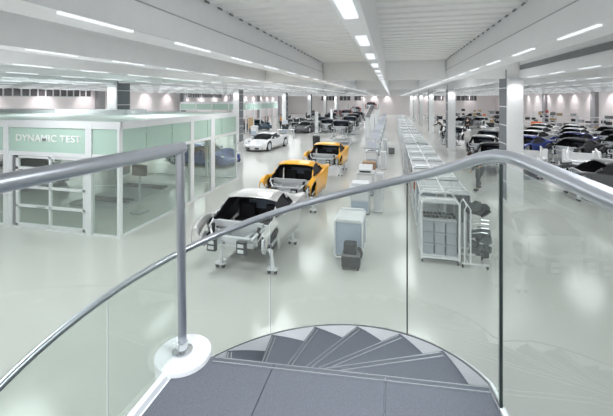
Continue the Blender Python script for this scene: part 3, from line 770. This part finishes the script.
# ---------------- workstations of the middle row
def cabinet(w_, d, h, panel='bluegrey'):
    t = root('tool_cabinet')
    MB().box(-w_ / 2 + .02, w_ / 2 - .02, .03, d - .02, .12, h - .06, .02).build('cabinet_body', panel, t)
    fr = MB()
    for y_ in (0.0, d):
        fr.tube([(-w_ / 2, y_, .12), (-w_ / 2, y_, h - .06), (-w_ / 2 + .05, y_, h), (w_ / 2 - .05, y_, h), (w_ / 2, y_, h - .06), (w_ / 2, y_, .12), (w_ / 2 - .05, y_, .07), (-w_ / 2 + .05, y_, .07), (-w_ / 2, y_, .12)], .024, 8)
    for s in (-1, 1): fr.tube([(s * w_ / 2, 0, h - .05), (s * w_ / 2, d, h - .05)], .015, 6); fr.tube([(s * w_ / 2, 0, .1), (s * w_ / 2, d, .1)], .015, 6)
    fr.build('tubular_frame', 'white', t, smooth=True)
    MB().box(-w_ / 2 + .01, w_ / 2 - .01, .0, d, h - .06, h - .03).build('worktop', 'white', t)
    for sx in (-1, 1):
        for y_ in (.08, d - .08): MB().lathe([(.035, -.015), (.035, .015)], (sx * (w_ / 2 - .06), y_, .036), 10, 'x').build('caster', 'rubber', t)
    h_ = MB().tube([(w_ / 2 + .01, d * .55, h - .12), (w_ / 2 + .10, d * .55, h - .12), (w_ / 2 + .10, d * .55, h - .30), (w_ / 2 + .01, d * .55, h - .30)], .012, 6)
    h_.build('handle', 'white', t)
    return t
c1 = cabinet(.64, .88, .93); c1.location = (-.96, 8.04, 0); tag(c1, 'white framed cabinet on casters nearest the stairs, blue grey front', 'cabinet')
for i, (x, y, s, l) in enumerate([(-1.12, 8.30, 1, 'white paper sheet at front left on the nearest cabinet'), (-1.12, 8.58, 1, 'white paper sheet at back left on the nearest cabinet')]):
    o = MB().box(-.11, .11, -.08, .08, 0, .006).build('paper_sheet', 'white'); o.location = (x, y, .9005); tag(o, l, 'paper')
# black charger unit with hoses
ch = root('charger_unit', (-.86, 7.72, 0)); tag(ch, 'black two tier charger with coiled hose before the nearest cabinet', 'charger')
MB().box(-.20, .20, -.14, .16, .06, .30, .03).build('lower_unit', 'black', ch, bevel=.01); MB().box(-.16, .12, -.10, .14, .33, .55, .03).build('upper_unit', 'black', ch, bevel=.01)
MB().box(-.20, .20, -.14, .16, .30, .33).build('shelf', 'slot', ch)
for r_ in range(3):
    MB().tube([(.14 + (.07 + .015 * r_) * math.cos(a / 12 * math.pi), -.02 + .03 * r_, .32 + (.11 + .012 * r_) * math.sin(a / 12 * math.pi)) for a in range(-6, 7)], .013, 6).build('hose', 'rubber', ch, smooth=True)
for sx in (-1, 1):
    for sy in (-.1, .12): MB().lathe([(.03, -.012), (.03, .012)], (sx * .16, sy, .031), 8, 'x').build('caster', 'rubber', ch)

def kiosk(kind):
    t = root('workstation')
    MB().box(-.30, .30, 0, .62, .06, .84, .03).build('cabinet', 'lightgrey', t, bevel=.008)
    MB().box(-.27, .27, -.012, 0, .12, .44).build('door', 'bluegrey', t)
    MB().box(-.27, .27, -.012, 0, .48, .78).build('drawer', 'white', t)
    MB().box(-.34, .34, -.05, .66, .84, .88).build('worktop', 'white', t, bevel=.008)
    MB().box(-.3, .3, .04, .58, 0, .06).build('plinth', 'slot', t)
    if kind == 'printer':
        MB().prism_x([(.02, .885), (.55, .885), (.55, 1.12), (.2, 1.12), (.02, 1.0)], -.26, .26).build('hood', 'white', t, bevel=.01)
        MB().box(-.2, .2, -.01, .03, .90, .95).build('output_slot', 'black', t)
    if kind == 'screen':
        MB().tube([(0, .42, .88), (0, .42, 1.05)], .03, 8).build('monitor_stand', 'grey', t)
        m_ = MB().box(-.28, .28, .36, .41, 1.0, 1.40, .01).build('monitor', 'white', t)
        o = MB().box(-.25, .25, .352, .36, 1.04, 1.37).build('screen', 'screen', t); o.parent = m_
        MB().box(-.22, .22, .05, .2, .88, .905).build('keyboard', 'black', t)
    if kind == 'low':
        MB().box(-.28, .28, .1, .6, .885, .98, .04).build('lid', 'white', t, bevel=.01)
    return t
ws = {}
seq = [('low', -.99, 11.3, 'grey workstation with a flat white lid behind the nearest cabinet'), ('printer', -.98, 13.6, 'workstation with a big white hood, behind the flat lidded one'),
       ('screen', -1.05, 19.3, 'workstation with bluish monitor, first screen of the middle row'), ('screen', -1.05, 23.6, 'second monitor workstation of the middle row'),
       ('screen', -1.08, 27.2, 'third monitor workstation of the middle row'), ('screen', -1.1, 31.4, 'fourth monitor workstation of the middle row'),
       ('screen', -1.1, 36.0, 'fifth monitor workstation, beside the pale posts'), ('screen', -1.1, 41.5, 'sixth monitor workstation of the middle row'),
       ('screen', -1.1, 48.0, 'seventh monitor workstation, far down the middle row'), ('screen', -1.1, 56.0, 'last tiny monitor workstation of the middle row'),
       ('screen', -11.2, 36.2, 'monitor workstation in front of the second left pillar'), ('low', -13.6, 33.4, 'low grey lidded unit by the second booth'),
       ('screen', -9.9, 46.5, 'monitor bench beyond the grey car, left lane'), ('screen', -12.2, 58, 'distant monitor bench near the left pillars')]
for k, x, y, l in seq:
    if k not in ws:
        ws[k] = kiosk(k); ws[k].location = (x, y, 0); tag(ws[k], l, 'workstation')
    else: place(ws[k], (x, y, 0), 0, l, 'workstation')
o = root('box_stack', (-.95, 15.7, 0)); tag(o, 'brown topped trolley between the white hood and first monitor', 'trolley')
MB().box(-.28, .28, -.25, .25, .62, .95, .02).build('crate', 'cushion_brown', o); MB().box(-.3, .3, -.28, .28, .56, .62).build('shelf', 'white', o)
for sx in (-1, 1):
    for sy in (-1, 1): MB().box(sx * .26 - .02, sx * .26 + .02, sy * .24 - .02, sy * .24 + .02, 0, .56).build('leg', 'white', o)
# slim white panels right of the workstations
P_pan = root('service_panel', (-.42, 13.3, 0)); tag(P_pan, 'slim white service cabinet beside the hooded workstation', 'cabinet')
MB().box(-.14, .14, 0, .28, .05, .95, .02).build('cabinet_body', 'white', P_pan); MB().box(-.14, .14, 0, .28, 0, .05).build('plinth', 'grey', P_pan); MB().box(-.11, .11, -.01, 0, .1, .9).build('door', 'lightgrey', P_pan)
for y, l in ((11.6, 'slim white service cabinet beside the flat lidded workstation'), (18.8, 'slim white service cabinet beside the first monitor'), (24.6, 'slim white service cabinet beside the second monitor')):
    place(P_pan, (-.42, y, 0), 0, l, 'cabinet')
# lift posts
P_post = root('lift_post'); 
MB().box(-.17, .17, -.13, .13, .04, 2.3, .03).build('post_body', 'white', P_post); MB().box(-.28, .28, -.22, .22, 0, .04).build('base_plate', 'grey', P_post)
MB().box(-.1, .1, -.20, -.13, .5, .85).build('carriage', 'lightgrey', P_post)
pl = [(-1.75, 26.9, 'nearest white lift post left of the monitor row'), (-1.72, 33.1, 'second white lift post left of the monitor row'), (-1.72, 41.0, 'third white lift post left of the monitor row'), (-1.75, 49.5, 'farthest white lift post left of the monitor row'),
      (-7.83, 37.0, 'white lift post just right of the dark grey car'), (-8.3, 49.5, 'white lift post behind the dark grey car'), (-8.0, 61.7, 'distant white lift post among the red shells'), (-6.0, 56.0, 'distant white lift post nearer the aisle by red shells')]
for i, (x, y, l) in enumerate(pl):
    if i == 0: P_post.location = (x, y, 0); tag(P_post, l, 'lift post')
    else: place(P_post, (x, y, 0), 0, l, 'lift post')
o = root('waste_bin', (-5.5, 25.9, 0)); tag(o, 'black round waste bin behind the farther yellow shell', 'bin')
MB().lathe([(.24, 0), (.28, .8), (.29, .82), (.27, .84)], (0, 0, 0), 20).build('bin_body', 'black', o, smooth=True); MB().lathe([(.285, 0), (.25, .08), (.05, .12)], (0, 0, .84), 20).build('lid', 'rubber', o, smooth=True)
# inclined conveyor
o = root('inclined_conveyor', (-2.7, 44, 0)); tag(o, 'dark inclined conveyor rising towards the raised red shell', 'conveyor')
MB().prism_x([(-5, 1.3), (9, 2.55), (9, 2.75), (-5, 1.5)], -.25, .25).build('belt_frame', 'paint_dark', o)
for yy, zz in ((-4, 1.38), (2.5, 1.95), (8, 2.45)): MB().box(-.22, -.16, yy, yy + .08, 0, zz).box(.16, .22, yy, yy + .08, 0, zz).build('leg', 'grey', o)

# ---------------- long double row of flow carts
def cart(first=False, w_=.56, d=1.5, h=1.5):
    t = root('roll_cage')
    fr = MB()
    for y_ in (0, d):
        fr.tube([(-w_ / 2, y_, .10), (-w_ / 2, y_, h - .10), (-w_ / 2 + .08, y_, h), (w_ / 2 - .08, y_, h), (w_ / 2, y_, h - .10), (w_ / 2, y_, .10)], .024, 8)
        fr.tube([(-w_ / 2, y_, .14), (w_ / 2, y_, .14)], .017, 6)
    for s in (-1, 1):
        fr.tube([(s * w_ / 2, 0, .14), (s * w_ / 2, d, .14)], .015, 6); fr.tube([(s * w_ / 2, 0, h - .1), (s * w_ / 2, d, h - .1)], .015, 6); fr.tube([(s * w_ / 2, 0, .75), (s * w_ / 2, d, .75)], .012, 6)
    fr.tube([(-w_ / 2, d / 2, h - .1), (w_ / 2, d / 2, h - .1)], .015, 6)
    fr.build('tubular_frame', 'white', t, smooth=True)
    MB().box(-w_ / 2 + .02, w_ / 2 - .02, .02, d - .02, .15, .18).build('deck', 'lightgrey', t)
    MB().box(-w_ / 2 + .02, w_ / 2 - .02, .02, d - .02, h - .11, h - .095).build('cover_sheet', 'cover', t)
    MB().box(w_ / 2 - .008, w_ / 2 + .0, .02, d - .02, .2, h - .12).build('side_sheet', 'mesh_top', t)
    for sx in (-1, 1):
        for y_ in (.05, d - .05): MB().lathe([(.045, -.016), (.045, .016)], (sx * (w_ / 2 - .02), y_, .046), 10, 'x').build('caster', 'rubber', t)
    return t
P_cart = cart()
def tote_mesh(x0, x1, y0, y1, z0, z1):
    b = MB().box(x0 + .008, x1 - .008, y0 + .022, y1 - .01, z0, z1 - .02, .015).box(x0, x1, y0, y1, z1 - .045, z1 - .004, .01)
    return b
# big front cage with grey totes
def totes(xc, y0, wid, name_l, nrow, h0, dep, grp):
    n = 3; wv = wid / n
    for r_ in range(nrow):
        for c_ in range(n):
            o = tote_mesh(0, wv - .006, 0, dep, 0, .245).build('tote_box', 'tote'); o.location = (xc - wid / 2 + c_ * wv + .006, y0, h0 + .25 * r_)
            tag(o, 'grey plastic tote in the %s row, %s, of the nearest cage' % (['bottom', 'second', 'third', 'top'][r_], ['left', 'middle', 'right'][c_]), 'tote box', grp)
fc = cart(w_=.80, d=.62, h=1.46); fc.location = (1.06, 8.35, 0); tag(fc, 'nearest white tubular roll cage, filled with grey totes', 'roll cage')
totes(1.06, 8.42, .74, '', 3, .182, .5, 'grey totes in the nearest cage')

o = root('parts_tray', (1.06, 8.67, .934)); tag(o, 'shallow tray of dark small parts on top of the totes in the nearest cage', 'tray')
MB().box(-.36, .36, -.25, .25, 0, .05, .01).build('tray', 'grey', o)
b = MB()
for q in range(16): b.ball((-.31 + .62 * (q % 8) / 7, -.12 + .24 * (q // 8), .07), .045, 6, (1, 1.3, .8))
q_ = b.build('small_parts', 'black', o); q_['kind'] = 'stuff'
# carts behind, two abreast
cl = 0
ORD = ['first', 'second', 'third', 'fourth', 'fifth', 'sixth', 'seventh', 'eighth', 'ninth', 'tenth', 'eleventh', 'twelfth', 'thirteenth', 'fourteenth', 'fifteenth', 'sixteenth', 'seventeenth', 'eighteenth']
yy = 9.05; i = 0
while yy < 70 and i < 18:
    for k, xx in enumerate((.97, 1.55)):
        lab = '%s wide covered roll cage from the stairs, %s file of the long row' % (ORD[i], ['left', 'right'][k])
        if i == 0 and k == 0:
            P_cart.location = (xx, yy, 0); tag(P_cart, lab, 'roll cage'); c = P_cart
        else: c = place(P_cart, (xx, yy, 0), 0, lab, 'roll cage')
        for q in range(2):
            if i < 9:
                col = ['tote', 'lightgrey', 'grey', 'bluegrey'][(i * 3 + k + q) % 4]
                if (i, k, q) == (2, 0, 1): col = 'orange'
                hh = [.5, .8, .35, .65][(i + 2 * k + 3 * q) % 4]
                b = tote_mesh(-.24, .24, 0, .6, 0, hh)
                o = b.build('tote_box', col); o.location = (xx, yy + .08 + q * .72, .183)
                tag(o, '%s tote at the %s of the %s roll cage, %s file' % ({'tote': 'slate grey', 'lightgrey': 'pale grey', 'grey': 'mid grey', 'bluegrey': 'blue grey', 'orange': 'orange'}[col], ['front', 'back'][q], ORD[i], ['left', 'right'][k]), 'tote box')
    if i == 5: yy += 2.6
    else: yy += 1.58 if i < 8 else 2.9
    i += 1
# low ladder-like loops of trolleys standing in the gap of the row
o = root('rail_trolley', (1.25, 18.7, 0)); tag(o, 'white looped tube trolley standing in the gap of the cage row', 'trolley')
for q in range(4):
    MB().tube([(-.62, q * .45, .1), (-.62, q * .45, 1.15), (-.5, q * .45, 1.28), (.5, q * .45, 1.28), (.62, q * .45, 1.15), (.62, q * .45, .1)], .02, 8).build('loop', 'white', o, smooth=True)
MB().tube([(-.62, 0, .15), (-.62, 1.35, .15)], .02, 6).tube([(.62, 0, .15), (.62, 1.35, .15)], .02, 6).build('base_rail', 'white', o)
MB().box(-.58, -.1, .1, .5, .17, .9, .02).build('bin', 'bluegrey', o)
# black parts rack at the right of the nearest cage
rk = root('parts_rack', (1.62, 8.32, 0)); tag(rk, 'white rack holding black moulded car parts right of nearest cage', 'parts rack')
f = MB()
for y_ in (0, .5):
    f.tube([(-.06, y_, .08), (-.06, y_, 1.28), (0, y_, 1.38), (.06, y_, 1.28), (.06, y_, .08)], .017, 8)
f.tube([(0, 0, .12), (0, .5, .12)], .017, 6).tube([(0, 0, 1.36), (0, .5, 1.36)], .017, 6).box(-.12, .45, -.02, .02, .08, .11).box(-.12, .45, .48, .52, .08, .11)
f.build('frame', 'white', rk, smooth=True)
for z_ in (.82, .92, 1.0, .72): MB().tube([(.05, .1, z_), (.28, .05, z_ + .06), (.45, .12, z_ + .03)], .012, 6).build('arm', 'chrome', rk, smooth=True)
for x_ in (-.1, .4):
    for y_ in (0, .5): MB().lathe([(.04, -.014), (.04, .014)], (x_, y_, .041), 10, 'x').build('caster', 'rubber', rk)
def blob(cx, cy, cz, sx, sy, sz, seed):
    r2 = random.Random(seed); b = MB()
    for q in range(9):
        x_ = cx + r2.uniform(-1, 1) * sx; y_ = cy + r2.uniform(-1, 1) * sy; z_ = cz + r2.uniform(-1, 1) * sz
        pts = []; n_ = r2.randint(5, 7); r_ = r2.uniform(.09, .15)
        for k in range(n_):
            a = 2 * math.pi * k / n_; rr = r_ * r2.uniform(.6, 1.2); pts.append((rr * math.cos(a), rr * .9 * math.sin(a)))
        t = r2.uniform(.03, .07); ang = r2.uniform(-.9, .9)
        bb = MB().prism(pts, -t / 2, t / 2); m_ = Matrix.Translation((x_, y_, z_)) @ Matrix.Rotation(ang, 4, 'Y') @ Matrix.Rotation(1.1 + ang * .5, 4, 'X')
        b.add([m_ @ Vector(v) for v in bb.v], bb.f)
    return b
def top(o, loc, label, cat, group=None): o.location = loc; return tag(o, label, cat, group)
for (z_, dz, s_, l) in ((1.20, .06, 3, 'black moulded car part on the upper arms of the white rack'), (.62, .05, 5, 'large black moulded part in the middle of the white rack'), (.34, .07, 9, 'large black moulded part lowest on the white rack')):
    o = blob(0, 0, 0, .17, .16, dz + .06, s_).build('moulded_part', 'carbon', bevel=.006); top(o, (1.90, 8.52, z_ + .03), l, 'car part')

# ---------------- second booth and other left-hand things
bo = root('glass_booth', (-15.45, 35.7, 0)); tag(bo, 'distant glass booth with pale green fascia beyond the first left pillars', 'booth')
MB().box(-8, 0, 0, 11, 3.25, 3.33).build('roof', 'boothroof', bo)
MB().box(-.03, .03, 0, 11, 3.15, 3.38).box(-8, 0, -.03, .03, 3.15, 3.38).box(-.03, .03, 0, 11, 2.45, 2.53).box(-8, 0, -.03, .03, 2.45, 2.53).build('rails', 'white', bo)
MB().box(-.012, .012, 0.05, 10.9, 2.53, 3.15).box(-8, 0, -.012, .012, 2.53, 3.15).build('fascia_panel', 'fascia', bo)
for q in range(6): MB().box(-.06, .06, q * 2.18, q * 2.18 + .12, 0, 3.2).build('post', 'white', bo)
for q in range(1, 5): MB().box(-q * 2 - .06, -q * 2 + .06, -.05, .05, 0, 3.2).build('post', 'white', bo)
o = root('notice_board', (-16.2, 38.6, 0)); tag(o, 'tan notice board standing before the second booth', 'board')
o.location = (-14.7, 35.4, 0)
MB().box(-.32, .32, -.02, .02, .5, 1.7).build('board', 'tan', o); MB().box(-.34, -.30, -.03, .03, 0, 1.75).box(.30, .34, -.03, .03, 0, 1.75).build('legs', 'white', o)
MB().box(-.36, -.26, -.2, .2, 0, .03).box(.26, .36, -.2, .2, 0, .03).build('feet', 'grey', o)

# ---------------- racks along the right wall
def rack(cols, nshelf=4, w_=2.4, h=2.0):
    t = root('storage_rack')
    for s in (-1, 1):
        for y_ in (0, .6): MB().box(s * w_ / 2 - .03, s * w_ / 2 + .03, y_, y_ + .05, 0, h).build('upright', 'lightgrey', t)
    for k in range(nshelf): MB().box(-w_ / 2, w_ / 2, 0, .65, .25 + k * (h - .35) / (nshelf - 1), .29 + k * (h - .35) / (nshelf - 1)).build('shelf', 'white', t)
    return t
P_rack = rack(None)
rks = [(12.2, 45.0, -30), (15.0, 44.0, -30), (17.4, 42.2, -35), (18.6, 39.2, -40), (12.0, 52.5, -20), (15.2, 51.5, -20), (18.6, 50.0, -30), (9.2, 55.0, -10), (19.2, 36.0, -50)]
rl_ = ['left front rack by the right wall', 'second front rack by the right wall', 'third front rack by the right wall', 'fourth front rack by the right wall', 'left rear rack by the right wall', 'middle rear rack by the right wall', 'right rear rack by the right wall', 'distant rack left of the pillar', 'rack at the right picture edge']
P_bx = {}
for i, (x, y, a) in enumerate(rks):
    if i == 0: P_rack.location = (x, y, 0); P_rack.rotation_euler = (0, 0, R(a)); tag(P_rack, 'pale storage rack: ' + rl_[0], 'rack')
    else: place(P_rack, (x, y, 0), R(a), 'pale storage rack: ' + rl_[i], 'rack')
    for sh in range(4):
        zz = .291 + sh * 1.65 / 3
        for q in range(4):
            if rnd.random() < .2: continue
            w1 = rnd.uniform(.25, .5); hh = rnd.uniform(.15, .38); cn = rnd.choice(['black', 'grey', 'tan', 'slot', 'carbon', 'paint_red' if rnd.random() < .3 else 'black', 'orange' if rnd.random() < .2 else 'grey'])
            key = (cn,)
            if key not in P_bx: o = tote_mesh(-.22, .22, .08, .55, 0, .28).build('storage_box', cn); P_bx[key] = o
            else: o = P_bx[key].copy(); COL.objects.link(o)
            lx = -.9 + .6 * q; ca, sa = math.cos(R(a)), math.sin(R(a))
            o.location = (x + lx * ca, y + lx * sa, zz); o.rotation_euler = (0, 0, R(a)); o.scale = (w1 / .44, 1, hh / .28)
            nm = {'black': 'black', 'grey': 'grey', 'tan': 'tan', 'slot': 'dark grey', 'carbon': 'dark', 'paint_red': 'red', 'orange': 'orange'}[cn]
            tag(o, '%s box on %s shelf, %s' % (nm, ['lowest', 'second', 'third', 'top'][sh], rl_[i]), 'box', 'boxes on the %s' % rl_[i])
# engine / parts stands scattered as small benches
P_bench = root('parts_bench')
MB().box(-.8, .8, -.35, .35, .84, .88).build('benchtop', 'white', P_bench)
for sx in (-1, 1):
    for sy in (-1, 1): MB().box(sx * .74 - .03, sx * .74 + .03, sy * .3 - .03, sy * .3 + .03, 0, .84).build('leg', 'lightgrey', P_bench)
MB().box(-.75, .75, -.3, .3, .2, .23).build('shelf', 'lightgrey', P_bench)
P_eng = root('engine')
MB().box(-.3, .3, -.25, .25, .02, .32, .05).build('engine_block', 'carbon', P_eng, bevel=.01); MB().box(-.34, -.08, -.22, .22, .30, .46, .03).box(.08, .34, -.22, .22, .30, .46, .03).build('cylinder_head', 'black', P_eng, bevel=.01)
MB().tube([(-.3, -.2, .1), (-.42, -.1, .2), (-.4, .2, .35)], .04, 8).tube([(.3, -.2, .1), (.42, -.1, .2), (.4, .2, .35)], .04, 8).build('exhaust_pipe', 'alu', P_eng, smooth=True)
bs = [(-9.6, 31.5, 20, 'white bench with an engine beside the white sports car'), (-11.3, 41.5, 0, 'white bench with an engine left of the dark grey car'), (-12.0, 50.5, 0, 'white bench far left behind the grey car'), (-14.5, 49, 0, 'white bench beyond the second booth'),
      (-14.0, 62, 0, 'small distant bench near the left end windows'), (-10.5, 62, 0, 'small distant bench below the left end windows'), (-16, 72, 0, 'tiny bench at the left end wall'),
      (4.9, 33.0, 10, 'white bench in the right lane beside the second pillar'), (9.6, 38.6, 0, 'white bench right of the standing worker'), (6.2, 43.5, 0, 'white bench behind the bending worker'), (6.5, 52, 0, 'distant white bench of the right lane'), (10.5, 63, 0, 'white bench below the right end windows'), (6.3, 62, 0, 'distant white bench between the right pillars'), (14.5, 66, 0, 'distant bench near the right end corner'),
      (7.6, 72, 0, 'tiny bench at the right end wall')]
for i, (x, y, a, l) in enumerate(bs):
    if i == 0:
        P_bench.location = (x, y, 0); P_bench.rotation_euler = (0, 0, R(a)); tag(P_bench, l, 'bench')
        P_eng.location = (x, y, .865); tag(P_eng, 'dark engine on the bench beside the white sports car', 'engine')
    else:
        place(P_bench, (x, y, 0), R(a), l, 'bench'); place(P_eng, (x, y, .865), R(a + 20), 'dark engine on the ' + l.replace('white ', '').replace(' with an engine', ''), 'engine')
o = root('orange_cabinet', (14.6, 41.0, 0)); tag(o, 'bright orange machine housing before the racks right of the pillar', 'machine')
MB().box(-.45, .45, -.3, .3, .5, 1.35, .06).build('housing', 'orange', o, bevel=.02); MB().box(-.5, .5, -.35, .35, .42, .5).build('base', 'black', o)
for s in (-1, 1): MB().box(s * .4 - .04, s * .4 + .04, -.3, .3, 0, .42).build('leg', 'black', o)
# waste drum-like dark stands by the aisle's right
o = root('parts_bin', (.0, 24.5, 0)); tag(o, 'small dark bin on the floor left of the cage row', 'bin')
MB().box(-.2, .2, -.2, .2, .02, .42, .03).build('bin_body', 'slot', o); MB().box(-.22, .22, -.22, .22, .42, .45, .03).build('rim', 'grey', o)

# ------------------------------------------------------------------ people
def skin_mesh(name, joints, bones, m, parent, lv=1):
    me = bpy.data.meshes.new(name); me.from_pydata([j[:3] for j in joints], bones, []); me.update(); me.materials.append(M[m])
    o = bpy.data.objects.new(name, me); COL.objects.link(o); o.parent = parent
    o.modifiers.new('skin', 'SKIN').use_smooth_shade = True
    sv = me.skin_vertices[0].data if me.skin_vertices else None
    if sv is None:
        bpy.context.view_layer.objects.active = o
    sv = me.skin_vertices[0].data
    for i, j in enumerate(joints): sv[i].radius = (j[3], j[4] if len(j) > 4 else j[3]); sv[i].use_root = (i == 0)
    s = o.modifiers.new('smooth', 'SUBSURF'); s.levels = lv; s.render_levels = lv
    return o
def person(x, y, rz, pose, shirt, trousers, label):
    t = root('person', (x, y, 0), R(rz)); tag(t, label, 'person')
    # faces -Y; pose: lean angle of the trunk (deg), stride, arm reach
    lean, stride, reach = pose
    la = R(lean); hip = Vector((0, .12 * math.sin(la), .93))
    up = Vector((0, -math.sin(la), math.cos(la)))
    chest = hip + up * .38; neck = hip + up * .56; nk = R(lean * .5)
    hd = neck + Vector((0, -math.sin(nk), math.cos(nk))) * .17
    fwd = Vector((0, -1, 0))
    J = [(*hip, .13, .10), (*(hip + up * .2), .125, .09), (*chest, .15, .10), (*neck, .055, .055), (*(neck + (hd - neck) * .4), .052, .055), (*hd, .078, .095), (*(hd + (hd - neck).normalized() * .07), .06, .07)]
    B = [(0, 1), (1, 2), (2, 3), (3, 4), (4, 5), (5, 6)]
    feet = {}
    legs = {}
    arms = {}
    for s in (-1, 1):
        st = stride * s
        kn = Vector((.11 * s, -st * .35 - .03, .50)); an = Vector((.11 * s, -st * .8 + .02, .09 + (.05 if st < 0 and stride else 0))); toe = an + Vector((0, -.17, -.05))
        k0 = len(J); J += [(.10 * s, hip.y, .86, .095, .10), (*kn, .062, .065), (*an, .042, .045), (*toe, .045, .03)]
        B += [(0, k0), (k0, k0 + 1), (k0 + 1, k0 + 2), (k0 + 2, k0 + 3)]; legs[s] = (Vector((.10 * s, hip.y, .86)), kn, an, toe)
        sh = chest + up * .12 + Vector((.18 * s, 0, 0))
        if reach > 0: el = sh + Vector((.04 * s, -.16 * reach, -.24)); wr = el + Vector((-.03 * s, -.22 * reach, -.12 + .1 * (reach - 1)))
        else: el = sh + Vector((.05 * s, .05 * s * (1 if stride else .3), -.29)); wr = el + Vector((0, -.10 + .03 * s, -.24))
        k0 = len(J); J += [(*sh, .052), (*el, .042), (*wr, .03), (*(wr + (wr - el).normalized() * .09), .03, .018)]
        B += [(2, k0), (k0, k0 + 1), (k0 + 1, k0 + 2), (k0 + 2, k0 + 3)]; arms[s] = (sh, el, wr)
    J = [j if len(j) == 5 else (*j[:3], j[3], j[3]) for j in J]
    skin_mesh('body', J, B, 'skin', t)
    # shirt and trousers as slightly larger skins
    SJ = [(*hip, .145, .125), (*(hip + up * .2), .14, .115), (*chest, .168, .12), (*(neck - up * .04), .07, .07)]; SB = [(0, 1), (1, 2), (2, 3)]
    for s in (-1, 1):
        sh, el, wr = arms[s]; k0 = len(SJ); SJ += [(*sh, .068, .068), (*el, .054, .054), (*(wr - (wr - el) * .15), .044, .044)]; SB += [(2, k0), (k0, k0 + 1), (k0 + 1, k0 + 2)]
    skin_mesh('shirt', SJ, SB, shirt, t)
    TJ = [(*hip, .145, .13)]; TB = []
    for s in (-1, 1):
        a, kn, an, toe = legs[s]; k0 = len(TJ); TJ += [(*a, .108, .115), (*kn, .077, .08), (*(an + Vector((0, 0, .03))), .062, .065)]; TB += [(0, k0), (k0, k0 + 1), (k0 + 1, k0 + 2)]
        MB().ball((an.x, an.y - .06, an.z - .03), .06, 8, (.8, 2.1, .95)).build('shoe', 'black', t, smooth=True)
    skin_mesh('trousers', TJ, TB, trousers, t)
    hh = hd + (hd - neck).normalized() * .05
    MB().ball((hh.x, hh.y + .022, hh.z + .02), .098, 10, (.95, 1.08, .95)).build('hair', 'hair', t, smooth=True)
    MB().ball((hd.x, hd.y - .10, hd.z), .016, 6).build('nose', 'skin', t)
    return t
person(7.81, 40.2, 150, (4, 0, 0), 'cloth_black', 'cloth_black', 'person in black standing upright in the right lane')
person(5.06, 39.0, -100, (48, .12, 1.3), 'cloth_black', 'cloth_black', 'person in black bending forward beside the third pillar')
person(3.42, 15.5, -60, (52, .22, .6), 'cloth_grey', 'cloth_grey', 'person in dark clothes stooping mid step, seen through the glass')
person(-16.0, 37.2, 0, (3, 0, 0), 'cloth_red', 'cloth_black', 'person in faded red top standing in the second booth, left')
person(-15.9, 43.6, 10, (3, 0, 0), 'cloth_red', 'cloth_black', 'person in dull red top standing in second booth, right')
person(-13.3, 41.6, 60, (10, 0, .8), 'cloth_orange', 'cloth_black', 'person in orange vest beside the second left pillar')
